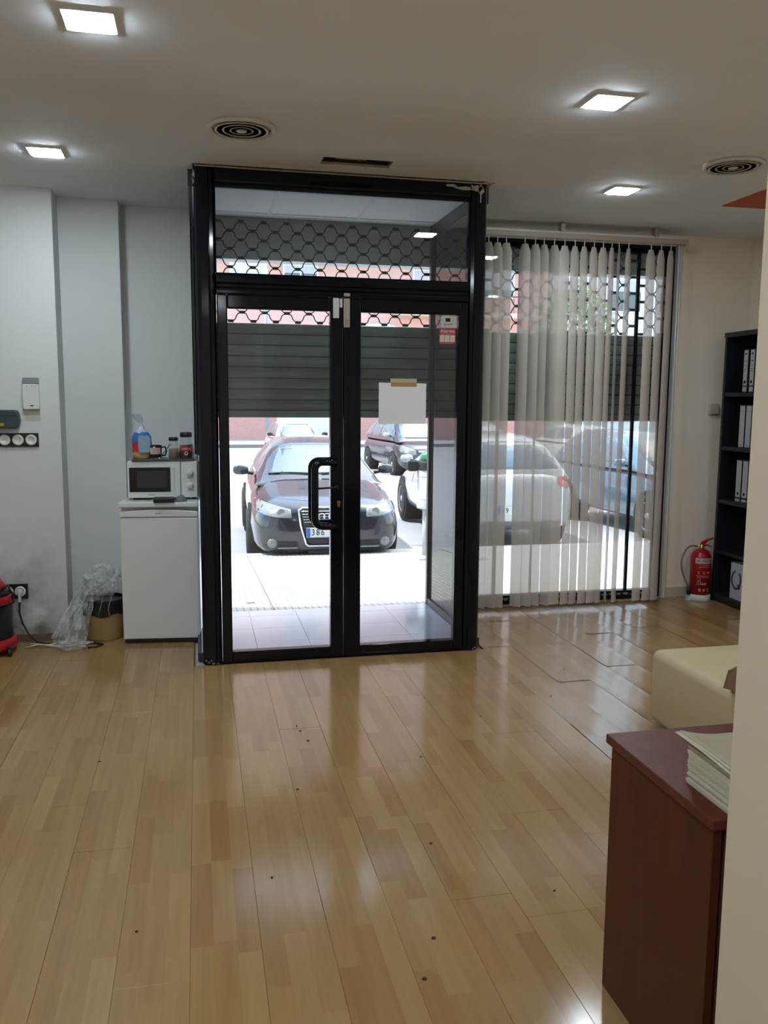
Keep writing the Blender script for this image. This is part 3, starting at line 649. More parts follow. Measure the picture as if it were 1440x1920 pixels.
# ================================================================== FRIDGE, MICROWAVE AND WHAT STANDS ON THEM
fr = thing('fridge', 'small white under-counter fridge left of the entrance door', 'fridge', (-0.245, 0.475, 0), math.radians(-6))
fm = MB().box(-0.232, 0.232, 0.055, 0.50, 0.02, 0.852); fm.build('body', mWhiteA, fr, bevel=0.004)
MB().box(-0.238, 0.238, -0.005, 0.505, 0.852, 0.884).build('worktop', mWhiteA, fr, bevel=0.006)
dm = MB().prism([(-0.232, 0.03), (0.232, 0.03), (0.232, 0.790), (-0.232, 0.790)], 0.0, 0.05, 'Y'); d_ = dm.build('door', mWhiteA, fr, bevel=0.006)
hs = MB()
n = 20; top = [(-0.232+0.464*i/n, 0.838-0.0*i) for i in range(n+1)]
hs.prism([(-0.232, 0.793), (0.232, 0.793), (0.232, 0.826)]+[(0.232-0.464*i/n, 0.826+0.012*math.sin(PI*i/n)) for i in range(1, n)]+[(-0.232, 0.826)], -0.004, 0.05, 'Y')
hs.build('handle_strip', mWhiteA, d_, bevel=0.004)
MB().tube([(-0.02+0.002*i, -0.0048, 0.815+0.003*math.sin(i*2.1)) for i in range(20)], 0.0009, 4).build('maker_mark', mGreyP, d_)
MB().box(-0.225, 0.225, 0.01, 0.05, 0.005, 0.028).build('plinth', mBlackM, fr)
for sx in (-0.2, 0.2):
    for sy in (0.06, 0.45): MB().cyl((sx, sy, 0.0), (sx, sy, 0.022), 0.014, 12).build('foot', mBlackM, fr)
MWZ = 0.886
mw = thing('microwave', 'white microwave oven with black door window on top of the fridge', 'microwave', (-0.213, 0.60, MWZ), math.radians(-2))
MB().box(-0.218, 0.218, 0.02, 0.34, 0.010, 0.238).build('body', mWhiteA, mw, bevel=0.005)
dd = MB().box(-0.218, 0.101, -0.008, 0.019, 0.012, 0.240).build('door', mWhiteA, mw, bevel=0.006)
box(-0.207, 0.040, -0.0105, -0.007, 0.050, 0.202).build('door_window', pm('microwave_glass', (0.008, 0.009, 0.011), 0.12), dd)
box(-0.160, 0.020, -0.0125, -0.010, 0.076, 0.180).build('mesh_screen', pm('mesh_screen', (0.028, 0.029, 0.033), 0.5), dd)
MB().prism(rrect(0.055, 0.068, 0.055, 0.200, 0.006), -0.014, -0.008, 'Y').build('door_handle', mWhiteP, dd, bevel=0.002)
MB().tube([(-0.095+0.002*i, -0.0088, 0.032+0.003*math.sin(i*2.1)) for i in range(22)], 0.0009, 4).build('maker_mark', mText, dd)
cp = MB().box(0.105, 0.218, -0.006, 0.019, 0.012, 0.240).build('control_panel', mWhiteA, mw, bevel=0.004)
for z in (0.165, 0.088):
    MB().lathe([(0.022, 0.0), (0.022, -0.010), (0.016, -0.018), (0.001, -0.018)], (0.160, -0.0065, z), 24, 'Y').build('knob', mWhiteP, cp)
    box(0.138, 0.182, -0.0073, -0.0062, z-0.032, z-0.0285).build('dial_print', mGreyP, cp)
for sx in (-0.18, 0.18):
    for sy in (0.06, 0.30): MB().cyl((sx, sy, 0), (sx, sy, 0.012), 0.012, 10).build('foot', mBlackM, mw)
TZ = MWZ+0.241
tray = MB().prism(rrect(-0.405, -0.02, 0.585, 0.83, 0.02), TZ-0.001, TZ+0.010, 'Z').build('tray', pm('grey_tray', (0.06, 0.062, 0.068), 0.45), bevel=0.003)
tag(tray, 'thin dark grey tray lying on top of the microwave', 'tray')
T2 = TZ+0.0105
# bread bag
def bag_mat():
    m, t, b = new_mat('bread_bag_print'); L = t.links.new
    tc = t.nodes.new('ShaderNodeTexCoord'); sep = t.nodes.new('ShaderNodeSeparateXYZ'); L(tc.outputs['Object'], sep.inputs[0])
    nz = t.nodes.new('ShaderNodeTexNoise'); nz.inputs['Scale'].default_value = 14; L(tc.outputs['Object'], nz.inputs['Vector'])
    ad = t.nodes.new('ShaderNodeMath'); ad.operation = 'MULTIPLY_ADD'; ad.inputs[1].default_value = 0.05; L(nz.outputs['Fac'], ad.inputs[0]); L(sep.outputs['Z'], ad.inputs[2])
    r = t.nodes.new('ShaderNodeValToRGB'); c = r.color_ramp; c.interpolation = 'CONSTANT'
    c.elements[0].position = 0.0; c.elements[0].color = (0.42, 0.30, 0.12, 1); c.elements[1].position = 0.062; c.elements[1].color = (0.45, 0.02, 0.025, 1)
    e = c.elements.new(0.122); e.color = (0.03, 0.14, 0.42, 1); e = c.elements.new(0.19); e.color = (0.45, 0.52, 0.58, 1)
    L(ad.outputs[0], r.inputs[0])
    r2 = t.nodes.new('ShaderNodeValToRGB'); c = r2.color_ramp; c.interpolation = 'CONSTANT'
    c.elements[0].position = 0.0; c.elements[0].color = (0.45, 0.30, 0.12, 1); c.elements[1].position = 0.07; c.elements[1].color = (0.04, 0.16, 0.42, 1)
    e = c.elements.new(0.19); e.color = (0.45, 0.52, 0.58, 1)
    L(ad.outputs[0], r2.inputs[0])
    gt = t.nodes.new('ShaderNodeMath'); gt.operation = 'GREATER_THAN'; gt.inputs[1].default_value = -0.012; L(sep.outputs['X'], gt.inputs[0])
    mx = t.nodes.new('ShaderNodeMix'); mx.data_type = 'RGBA'; L(gt.outputs[0], mx.inputs[0]); L(r.outputs[0], mx.inputs[6]); L(r2.outputs[0], mx.inputs[7])
    L(mx.outputs[2], b.inputs['Base Color']); b.inputs['Roughness'].default_value = 0.22; return m
bb_ = thing('bread_bag', 'blue and red plastic bread bag with a twisted neck on the tray', 'bread bag', (-0.345, 0.70, T2))
def bagf(u, v):
    a = 2*PI*u; z = 0.275*v
    prof = [(0, 0.040, 0.045), (0.03, 0.058, 0.05), (0.3, 0.060, 0.05), (0.5, 0.058, 0.048), (0.58, 0.045, 0.040), (0.66, 0.022, 0.022), (0.74, 0.012, 0.012), (0.80, 0.010, 0.010), (0.86, 0.022, 0.014), (0.93, 0.030, 0.016), (1.0, 0.026, 0.020)]
    for i in range(len(prof)-1):
        if prof[i][0] <= v <= prof[i+1][0]:
            q = (v-prof[i][0])/(prof[i+1][0]-prof[i][0]); rx = prof[i][1]+(prof[i+1][1]-prof[i][1])*q; ry = prof[i][2]+(prof[i+1][2]-prof[i][2])*q; break
    n = 0.62; x = math.copysign(abs(math.cos(a))**n, math.cos(a))*rx; y = math.copysign(abs(math.sin(a))**n, math.sin(a))*ry
    wv = noise.noise(Vector((x*25, y*25, z*22)))*0.009
    lean = -0.03*max(0, v-0.78)/0.22*(1 if True else 0)
    return (x*(1+wv*6)+lean, y*(1+wv*6), z+wv*0.5 if v > 0.05 else z)
MB().grid(bagf, 36, 40, closeu=True).build('bag', bag_mat(), bb_)
MB().prism(rrect(-0.018, 0.052, 0.038, 0.145, 0.015), -0.059, -0.052, 'Y').build('label_patch', pm('pale_blue_label', (0.26, 0.40, 0.52), 0.35, var=0.15, scale=40), bb_, bevel=0.002)
# mug
mg = thing('mug', 'black mug with white and red print beside the bread bag', 'mug', (-0.262, 0.665, T2))
MB().lathe([(0.001, 0.0), (0.034, 0.0), (0.038, 0.008), (0.040, 0.085), (0.037, 0.085), (0.035, 0.010), (0.001, 0.010)], seg=28).build('cup', pm('black_ceramic', (0.014, 0.014, 0.016), 0.2, var=0.1), mg)
MB().grid(lambda u, v: (0.0412*math.sin((u-0.5)*1.7), -0.0412*math.cos((u-0.5)*1.7), 0.030+0.040*v), 12, 4).build('print_patch', pm('mug_print', (0.55, 0.38, 0.34), 0.4, var=0.4, scale=50), mg)
MB().tube([(0.036, 0.01, 0.07), (0.058, 0.02, 0.072), (0.066, 0.024, 0.045), (0.058, 0.02, 0.02), (0.037, 0.012, 0.018)], 0.005, 8).build('handle', pm('black_ceramic_b', (0.014, 0.014, 0.016), 0.2), mg)
# spoon leaning out
sp = thing('spoon', 'dark metal spoon leaning between the mug and the glass jar', 'spoon', (-0.235, 0.612, T2))
MB().tube([(0.0, 0.0, 0.008), (0.03, 0.005, 0.045), (0.06, 0.006, 0.085), (0.072, 0.006, 0.092)], [0.004, 0.003, 0.003, 0.0025], 8).lathe([(0.001, -0.004), (0.011, 0.0), (0.008, 0.005), (0.001, 0.006)], (-0.008, 0.0, 0.006), 14).build('spoon_body', pm('dark_steel', (0.10, 0.10, 0.10), 0.3, metal=0.8), sp)
sp2 = MB().tube([(-0.275, 0.615, T2+0.004), (-0.235, 0.602, T2+0.005), (-0.20, 0.600, T2+0.004)], [0.003, 0.0028, 0.0035], 8).lathe([(0.001, -0.003), (0.012, 0.0), (0.001, 0.004)], (-0.285, 0.62, T2+0.0035), 14).build('teaspoon', pm('bright_steel', (0.6, 0.6, 0.6), 0.25, metal=0.9))
tag(sp2, 'bright steel teaspoon lying flat at the front of the tray', 'spoon')
jl = pm('jar_glass', (0.55, 0.60, 0.60), 0.08, alpha=0.22, var=0.05)
def jar(name, label, x, y, prof, content, cmat, lidr, lidh, lidz, parts=None):
    t = thing(name, label, 'jar', (x, y, T2))
    MB().lathe(prof, seg=28).build('glass_body', jl, t)
    MB().lathe(content, seg=24).build('contents', cmat, t)
    MB().lathe([(0.001, lidz), (lidr, lidz), (lidr, lidz+lidh-0.004), (lidr-0.004, lidz+lidh), (0.001, lidz+lidh)], seg=28).build('lid', mBlackM, t)
    return t
jar('glass_jar', 'small clear glass jar half full of brown powder with black lid', -0.152, 0.665, [(0.001, 0), (0.029, 0), (0.032, 0.006), (0.032, 0.085), (0.026, 0.100), (0.026, 0.112)],
    [(0.001, 0.003), (0.0295, 0.003), (0.0295, 0.062), (0.001, 0.064)], pm('cocoa_powder', (0.22, 0.12, 0.055), 0.8, var=0.2, scale=30), 0.029, 0.022, 0.112)
cj = jar('coffee_jar', 'instant coffee jar with red and black label and black lid', -0.074, 0.66, [(0.001, 0), (0.040, 0), (0.043, 0.006), (0.045, 0.045), (0.040, 0.085), (0.034, 0.108), (0.034, 0.135)],
    [(0.001, 0.003), (0.039, 0.003), (0.042, 0.045), (0.037, 0.085), (0.001, 0.088)], pm('coffee_granules', (0.05, 0.022, 0.012), 0.8, var=0.4, scale=120, bump=0.5), 0.037, 0.030, 0.135)
def jr(z): return 0.0462 if z < 0.045 else 0.0462-(z-0.045)*0.125
MB().grid(lambda u, v: (jr(0.006+0.088*v)*math.sin((u-0.5)*3.0), -jr(0.006+0.088*v)*math.cos((u-0.5)*3.0), 0.006+(0.070+0.018*u)*v+0.0), 20, 12).build('label_print', pm('coffee_label_dark', (0.035, 0.014, 0.012), 0.35, var=0.3, scale=30), cj)
MB().grid(lambda u, v: ((jr(0.045+0.04*v)+0.0006)*math.sin((u-0.5)*2.0), -(jr(0.045+0.04*v)+0.0006)*math.cos((u-0.5)*2.0), 0.048+(0.022+0.014*u)*v), 16, 8).build('label_print', pm('coffee_label_red', (0.36, 0.02, 0.02), 0.35), cj)
text('lettering', 'NESCAFÉ', 0.014, (0.0, -0.0475, 0.062), FRONT, mTextW, cj, world=False)
MB().lathe([(0.012, 0.0), (0.012, -0.002), (0.007, -0.002), (0.007, 0.0)], (0.0, -0.0465, 0.034), 18, 'Y').build('cup_emblem', mTextW, cj)
pk = MB().grid(lambda u, v: (-0.012+0.032*(u-0.5), 0.62+0.012*math.sin(u*7), T2-0.002+0.03*v*(1-0.4*abs(u-0.5))+0.002*math.sin(u*20)), 10, 6).build('sugar_packet', pm('packet_white_blue', (0.45, 0.52, 0.70), 0.4, var=0.5, scale=60), thick=0.004)
tag(pk, 'crumpled white and blue packet at the right end of the tray', 'packet')
wl_ = MB().prism(rrect(-0.275, -0.150, 0.445, 0.530, 0.010), 0.885, 0.912, 'Z').build('wallet', pm('black_leather', (0.006, 0.006, 0.008), 0.4, bump=0.3), bevel=0.006)
tag(wl_, 'flat black wallet or case lying on the fridge top', 'wallet')
gp = MB().grid(lambda u, v: (-0.112+0.036*math.cos(2*PI*u)*math.cos(PI/2*v), 0.500+0.030*math.sin(2*PI*u)*math.cos(PI/2*v), 0.8855+0.038*math.sin(PI/2*v)+0.004*math.cos(2*PI*u)*v), 24, 10, closeu=True).build('pouch', pm('grey_cloth', (0.14, 0.15, 0.17), 0.55, var=0.2, scale=30))
tag(gp, 'small rounded grey object beside the black wallet on the fridge', 'pouch')

# ================================================================== LEFT WALL FITTINGS
kp = thing('alarm_keypad', 'white wall alarm reader with grey top, above the black socket strip', 'alarm', (-0.980, 0.68, 1.44))
MB().prism(rrect(-1.026, -0.932, 1.440, 1.592, 0.012), 0.655, 0.68, 'Y').build('body', mWhiteP, kp, world=True, bevel=0.004)
MB().prism(rrect(-1.024, -0.932, 1.592, 1.631, 0.008), 0.660, 0.68, 'Y').build('top_cap', mGreyP, kp, world=True, bevel=0.003)
for x in (-1.0, -0.97, -0.952): MB().cyl((x, 0.6555, 1.580), (x, 0.653, 1.580), 0.0035, 8).build('led', mGreyP, kp, world=True)
MB().prism(rrect(-0.985, -0.965, 1.459, 1.466, 0.003), 0.653, 0.656, 'Y').build('slot', mText, kp, world=True)
struct('trim_3', MB().prism(rrect(-1.022, -0.932, 1.370, 1.440, 0.006), 0.6785, 0.6805, 'Y'), pm('unpainted_patch', (0.50, 0.49, 0.43), 0.8), label='unpainted patch of wall below the alarm reader')
gb = thing('emergency_light', 'dark grey wall box with a yellow sticker at the left edge', 'wall box', (-1.19, 0.68, 1.327))
MB().prism([(-1.33, 1.328), (-1.063, 1.328), (-1.050, 1.340), (-1.042, 1.375), (-1.050, 1.425), (-1.064, 1.437), (-1.33, 1.438)], 0.625, 0.68, 'Y').build('case', pm('slate_plastic', (0.035, 0.055, 0.065), 0.4), gb, world=True, bevel=0.008)
box(-1.33, -1.056, 0.6225, 0.626, 1.400, 1.404).build('groove', mText, gb, world=True)
box(-1.20, -1.132, 0.6235, 0.6252, 1.343, 1.358).build('sticker', pm('yellow_sticker', (0.55, 0.36, 0.03), 0.5), gb, world=True)
MB().tube([(-1.19+0.002*i, 0.6232, 1.3505+0.002*math.sin(i*2.3)) for i in range(26)], 0.0007, 4).build('small_print', mText, gb, world=True)
def sockets(name, xs, z, x0, x1, z0, z1, label):
    t = thing(name, label, 'socket', ((x0+x1)/2, 0.68, z0))
    MB().prism(rrect(x0, x1, z0, z1, 0.003), 0.668, 0.68, 'Y').build('frame', pm('black_socket_frame', (0.012, 0.014, 0.018), 0.3), t, world=True, bevel=0.001)
    for x in xs:
        s = MB().lathe([(0.001, -0.0045), (0.019, -0.0045), (0.021, -0.008), (0.0315, -0.008), (0.0325, -0.005), (0.0325, 0.0)], (x, 0.668, z), 28, 'Y').build('socket_insert', mWhiteP, t, world=True)
        for sx in (-0.0095, 0.0095): MB().cyl((x+sx, 0.6638, z), (x+sx, 0.6628, z), 0.0025, 8).build('pin_hole', mText, s, world=True)
    return t
sockets('wall_sockets', (-1.215, -1.140, -1.0645, -0.9895), 1.256, -1.26, -0.948, 1.215, 1.298, 'black framed strip of round white wall sockets at eye height')
sk = sockets('low_wall_socket', (-1.094, -1.165), 0.322, -1.21, -1.050, 0.276, 0.368, 'black framed low wall socket with a white plug, behind the vacuum')
MB().cyl((-1.094, 0.658, 0.322), (-1.094, 0.625, 0.322), 0.018, 16, 0.013).box(-1.101, -1.087, 0.628, 0.655, 0.262, 0.318).build('plug', mWhiteP, sk, world=True, bevel=0.002)
cb = MB().tube([(-1.094, 0.64, 0.27), (-1.100, 0.640, 0.20), (-1.085, 0.640, 0.13), (-1.05, 0.63, 0.06), (-1.00, 0.61, 0.012), (-0.93, 0.58, 0.007), (-0.84, 0.58, 0.007), (-0.76, 0.60, 0.007), (-0.66, 0.54, 0.007), (-0.60, 0.50, 0.007), (-0.63, 0.45, 0.007), (-0.68, 0.44, 0.007)], 0.0055, 8).build('power_cable', pm('black_cable', (0.015, 0.012, 0.010), 0.5))
tag(cb, 'black cable running from the low plug down along the floor', 'cable')
wc = MB()
random.seed(11)
for k in range(3):
    wc.tube([(-1.05+0.02*k+0.07*i, 0.50+0.025*k+0.028*math.sin(i*1.4+k*1.7), 0.008+0.010*abs(math.sin(i+k))) for i in range(6)], 0.0045, 7)
tag(wc.build('white_cables', pm('white_cable', (0.55, 0.52, 0.47), 0.5)), 'tangle of white cables lying on the floor right of the vacuum', 'cable')
# vacuum drum
vx, vy = -1.262, 0.46
vac = thing('vacuum_cleaner', 'black drum vacuum cleaner with red head and red wheeled base at the left edge', 'vacuum cleaner', (vx, vy, 0))
MB().lathe([(0.001, 0.075), (0.150, 0.075), (0.160, 0.10), (0.160, 0.305), (0.001, 0.305)], (0, 0, 0), 36).build('drum', pm('black_drum', (0.008, 0.009, 0.013), 0.3), vac)
MB().lathe([(0.150, 0.030), (0.172, 0.035), (0.180, 0.060), (0.172, 0.095), (0.155, 0.100), (0.001, 0.100)], (0, 0, 0), 36).build('base', mRedP, vac)
MB().lathe([(0.164, 0.305), (0.170, 0.312), (0.170, 0.345), (0.160, 0.352), (0.001, 0.352)], (0, 0, 0), 36).build('clamp_ring', mRedP, vac)
MB().lathe([(0.150, 0.352), (0.145, 0.375), (0.10, 0.385), (0.001, 0.385)], (0, 0, 0), 32).build('collar', mBlackM, vac)
MB().lathe([(0.125, 0.383), (0.128, 0.405), (0.10, 0.445), (0.05, 0.46), (0.001, 0.462)], (0, 0, 0), 32).build('motor_head', mRedP, vac)
MB().tube([(0.10, -0.04, 0.39), (0.155, -0.05, 0.415), (0.162, -0.04, 0.375), (0.176, -0.03, 0.36), (0.170, -0.02, 0.33), (0.165, 0.02, 0.30)], 0.009, 8).build('hose_clip', mBlackM, vac)
for a in (-0.55, -2.4, 0.7, 2.5):
    cx, cy = 0.180*math.cos(a), 0.180*math.sin(a)
    MB().cyl((cx, cy, 0.0475), (cx, cy, 0.060), 0.012, 10).lathe([(0.001, -0.014), (0.018, -0.014), (0.024, -0.006), (0.024, 0.006), (0.018, 0.014), (0.001, 0.014)], (cx, cy, 0.024), 20, 'X').build('wheel', mBlackM, vac)
# yellow bin
yb = thing('waste_bin', 'cream yellow waste bin with black liner left of the fridge', 'bin', (-0.603, 0.69, 0))
MB().lathe([(0.001, 0), (0.105, 0), (0.112, 0.01), (0.124, 0.235), (0.127, 0.24), (0.120, 0.24), (0.105, 0.015), (0.001, 0.015)], seg=36).build('bucket', pm('cream_bin', (0.46, 0.33, 0.15), 0.45), yb)
MB().lathe([(0.118, 0.245), (0.112, 0.20), (0.001, 0.195)], seg=30).build('liner_inside', pm('black_liner_in', (0.008, 0.008, 0.009), 0.3), yb)
MB().grid(lambda u, v: ((0.132+0.002*math.sin(u*2*PI*9+v*4))*math.cos(2*PI*u), (0.132+0.002*math.sin(u*2*PI*9+v*4))*math.sin(2*PI*u), 0.165+0.01*math.sin(u*2*PI*5)*(1-v)+0.095*v), 60, 6, closeu=True).build('bin_liner', pm('black_liner', (0.008, 0.008, 0.009), 0.25), yb)
mFilm = film_mat('clear_wrap', (0.66, 0.70, 0.68), 0.30, 0.10, 0.85, 14)
def crumple(name, c, r, seed, sub=4, amp=0.35, fq=3.2):
    bm = bmesh.new(); bmesh.ops.create_icosphere(bm, subdivisions=sub, radius=1.0)
    for v in bm.verts:
        p = v.co.copy(); d = 0
        for o_ in range(3): d += abs(noise.noise(p*fq*(1.9**o_)+Vector((seed, o_*3.1, 0))))/(1.55**o_)
        q = p*(1+amp*(d-0.6)); v.co = Vector((q.x*r[0]+c[0], q.y*r[1]+c[1], q.z*r[2]+c[2]))
    mb = MB(); mb.add([v.co for v in bm.verts], [tuple(x.index for x in f.verts) for f in bm.faces], True); bm.free(); return mb
pw = thing('plastic_wrap', 'crumpled clear plastic wrap spilling out of the waste bin to the floor', 'plastic wrap', (-0.70, 0.56, 0))
crumple('w', (-0.600, 0.68, 0.370), (0.118, 0.09, 0.10), 1.7, sub=5, amp=0.42, fq=1.9).build('crumpled_ball', mFilm, pw, world=True)
crumple('w', (-0.668, 0.65, 0.315), (0.065, 0.07, 0.075), 5.2, sub=4, amp=0.45, fq=2.0).build('crumpled_ball', mFilm, pw, world=True)
def streamer(p0, p1, p2, w0, w1, seed, n=26, m=9):
    """a hanging fold of film: a pleated ribbon along a curve"""
    def f(u, v):
        a_ = (1-v)**2; b_ = 2*v*(1-v); c_ = v*v
        x = p0[0]*a_+p1[0]*b_+p2[0]*c_; y = p0[1]*a_+p1[1]*b_+p2[1]*c_; z = p0[2]*a_+p1[2]*b_+p2[2]*c_
        w = w0+(w1-w0)*v
        k = noise.noise(Vector((u*6, v*2.2, seed)))*0.03+0.012*math.sin(u*17+seed+v*2)
        return (x+(u-0.5)*w+0.012*noise.noise(Vector((u*4, v*7, seed+5))), y+k, max(0.006, z+0.02*noise.noise(Vector((u*5, v*5, seed+9)))))
    return MB().grid(f, n, 34)
streamer((-0.70, 0.58, 0.33), (-0.79, 0.54, 0.22), (-0.82, 0.50, 0.02), 0.06, 0.15, 2.0).build('hanging_tail', mFilm, pw, world=True)
streamer((-0.66, 0.57, 0.34), (-0.72, 0.52, 0.20), (-0.76, 0.46, 0.012), 0.05, 0.13, 7.0).build('hanging_tail', mFilm, pw, world=True)
streamer((-0.72, 0.62, 0.34), (-0.80, 0.59, 0.20), (-0.86, 0.55, 0.05), 0.05, 0.10, 12.0).build('hanging_tail', mFilm, pw, world=True)
crumple('w', (-0.77, 0.44, 0.028), (0.10, 0.07, 0.028), 3.3, amp=0.5, fq=1.8).build('floor_fold', mFilm, pw, world=True)
rb = MB(); random.seed(21)
for k in range(3):
    x = -0.66+0.055*k
    rb.tube([(x+0.01*math.sin(i+k), 0.52-0.008*i, 0.30-0.028*i) for i in range(5)], 0.003, 5)
rb.build('torn_strands', mFilm, pw, world=True)

# ================================================================== RIGHT SIDE: BOOKCASE, BINDERS, EXTINGUISHER
mBk = pm('black_laminate', (0.010, 0.012, 0.017), 0.35)
SX0, SX1, SY0, SY1, ST = 3.85, 4.145, 0.10, 0.905, 2.02
bs = thing('bookcase', 'tall black bookcase against the right wall holding binders', 'bookcase', ((SX0+SX1)/2, (SY0+SY1)/2, 0))
box(SX0, SX1-0.012, SY1-0.025, SY1, 0.0, ST-0.03).build('side_panel', mBk, bs, world=True, bevel=0.001)
box(SX0, SX1-0.012, SY0, SY0+0.025, 0.0, ST-0.03).build('side_panel', mBk, bs, world=True, bevel=0.001)
box(SX1-0.012, SX1, SY0, SY1, 0.0, ST-0.03).build('back_panel', mBk, bs, world=True)
box(SX0-0.006, SX1, SY0-0.003, SY1+0.003, ST-0.03, ST+0.005).build('top_board', mBk, bs, world=True, bevel=0.001)
shz = (0.06, 0.40, 0.785, 1.185, 1.585)
for z in shz: box(SX0+0.004, SX1-0.012, SY0+0.025, SY1-0.025, z-0.028, z).build('shelf_board', mBk, bs, world=True, bevel=0.001)
box(SX0+0.01, SX1-0.012, SY0+0.025, SY1-0.025, 0.0, 0.032).build('plinth', mBk, bs, world=True)
mSp = pm('binder_spine_white', (0.42, 0.44, 0.44), 0.5, var=0.06); mBd = pm('binder_black', (0.014, 0.014, 0.016), 0.5)
def binder(y, z, spine, label, w=0.052, ln=0.31):
    t = thing('ring_binder', label, 'binder', (3.99, y, z+0.001), group='ring binders in the black bookcase')
    box(-0.105, 0.125, -w/2, w/2, 0.0, ln).build('cover', mBd, t, bevel=0.002)
    e = -0.1065
    if spine == 'a':      # full label with gap above the foot label
        box(e, e+0.002, -w/2+0.004, w/2-0.004, 0.050, ln-0.008).build('spine_label', mSp, t); box(e, e+0.002, -w/2+0.004, w/2-0.004, 0.006, 0.040).build('spine_label', mSp, t)
        for zz, hh in ((0.27, 0.012), (0.222, 0.006), (0.19, 0.004), (0.165, 0.004), (0.15, 0.004)): box(e-0.0006, e, -0.011, 0.011, zz, zz+hh).build('spine_print', mText, t)
        MB().lathe([(0.001, 0), (0.011, 0)], (e-0.0008, 0, 0.075), 18, 'X').build('finger_hole', mText, t)
    elif spine == 'b':
        box(e, e+0.002, -w/2+0.004, w/2-0.004, 0.004, ln-0.006).build('spine_label', mSp, t)
        box(e-0.0006, e, -w/2+0.006, w/2-0.006, ln-0.05, ln-0.046).build('spine_print', mGreyP, t); box(e-0.0006, e, -0.008, 0.008, 0.012, 0.026).build('spine_print', mGreyP, t)
    else:
        box(e, e+0.002, -w/2+0.004, w/2-0.004, 0.036, ln-0.006).build('spine_label', mSp, t); box(e, e+0.002, -w/2+0.004, w/2-0.004, 0.004, 0.022).build('spine_label', mSp, t)
        box(e-0.0006, e, -0.006, -0.003, 0.12, 0.24).build('spine_print', mGreyP, t)
        MB().lathe([(0.001, 0), (0.011, 0)], (e-0.0008, 0, 0.062), 18, 'X').build('finger_hole', mText, t)
for i, y in enumerate((0.692, 0.618, 0.55)):
    pos = ('nearest the window wall', 'second from the window wall', 'third from the window wall')[i]
    binder(y, 1.585, 'a', 'white labelled black ring binder on the top shelf, '+pos)
    binder(y+0.004, 1.185, 'b', 'plain white spined ring binder on the second shelf, '+pos, w=0.064)
    binder(y+0.004, 0.785, 'c', 'white ring binder with finger hole on third shelf, '+pos, w=0.064)
qb = thing('archive_box', 'white archive box with a round dark blue letter on the bottom shelf', 'box', (3.99, 0.60, 0.0605))
box(-0.115, 0.125, -0.11, 0.11, 0.0, 0.272).build('carton', pm('box_white', (0.42, 0.47, 0.52), 0.6), qb, bevel=0.003)
mNavy = pm('navy_print', (0.01, 0.03, 0.06), 0.5)
qm = MB(); pa = [math.radians(a) for a in range(-250, 55, 8)]
qm.tube([(-0.1165, 0.035-0.052*math.cos(a)*1.0-0.0, 0.150+0.066*math.sin(a)) for a in pa], 0.0065, 6)
qm.box(-0.118, -0.1155, 0.0, 0.022, 0.108, 0.116); qm.box(-0.118, -0.1155, -0.012, -0.002, 0.085, 0.128)
qm.build('emblem', mNavy, qb)
# extinguisher
ex = thing('fire_extinguisher', 'red fire extinguisher with white foot beside the black bookcase', 'fire extinguisher', (3.765, 0.93, 0))
MB().lathe([(0.001, 0.0), (0.080, 0.0), (0.083, 0.006), (0.083, 0.045), (0.078, 0.048), (0.001, 0.048)], seg=32).box(-0.105, -0.06, -0.015, 0.015, 0.0, 0.045).build('foot', mWhiteP, ex)
MB().lathe([(0.077, 0.046), (0.077, 0.330), (0.072, 0.355), (0.050, 0.385), (0.022, 0.398), (0.016, 0.402), (0.001, 0.402)], seg=36).build('cylinder', mRedP, ex)
MB().lathe([(0.018, 0.400), (0.020, 0.408), (0.013, 0.415), (0.014, 0.430), (0.001, 0.431)], seg=18).cyl((-0.035, 0, 0.418), (0.02, 0, 0.418), 0.009, 12).build('valve', mBrass, ex)
MB().prism([(-0.012, 0.432), (0.0, 0.452), (0.04, 0.470), (0.095, 0.482), (0.095, 0.474), (0.045, 0.455), (0.02, 0.432)], -0.012, 0.012, 'Y').build('lever', mRedP, ex, bevel=0.002)
MB().prism([(0.0, 0.425), (0.05, 0.430), (0.085, 0.412), (0.085, 0.405), (0.05, 0.420), (0.0, 0.415)], -0.010, 0.010, 'Y').build('carry_handle', mRedP, ex)
hz = [(-0.035, 0, 0.418), (-0.09, 0, 0.422), (-0.14, -0.005, 0.39), (-0.168, -0.01, 0.33), (-0.170, -0.01, 0.27), (-0.150, -0.01, 0.20), (-0.120, -0.01, 0.14), (-0.103, -0.01, 0.11)]
hz2 = []
for i in range(len(hz)-1):
    for q in range(4):
        p0 = hz[max(i-1, 0)]; p1 = hz[i]; p2 = hz[i+1]; p3 = hz[min(i+2, len(hz)-1)]; s = q/4
        hz2.append(tuple(0.5*((2*p1[c])+(-p0[c]+p2[c])*s+(2*p0[c]-5*p1[c]+4*p2[c]-p3[c])*s*s+(-p0[c]+3*p1[c]-3*p2[c]+p3[c])*s**3) for c in range(3)))
hz2.append(hz[-1])
MB().tube(hz2, 0.0075, 10).build('hose', pm('grey_hose', (0.20, 0.19, 0.15), 0.45), ex)
MB().cyl((-0.103, -0.01, 0.115), (-0.098, -0.01, 0.045), 0.011, 14, 0.014).build('nozzle', mBlackM, ex)
def curved(z0, z1, w, off, name, mat):
    return MB().grid(lambda u, v: ((0.0772+off)*math.sin((u-0.5)*w-0.15), -(0.0772+off)*math.cos((u-0.5)*w-0.15), z0+(z1-z0)*v), 16, 2).build(name, mat, ex)
curved(0.292, 0.335, 1.9, 0.0006, 'label', pm('label_pinkwhite', (0.50, 0.42, 0.41), 0.5, var=0.1))
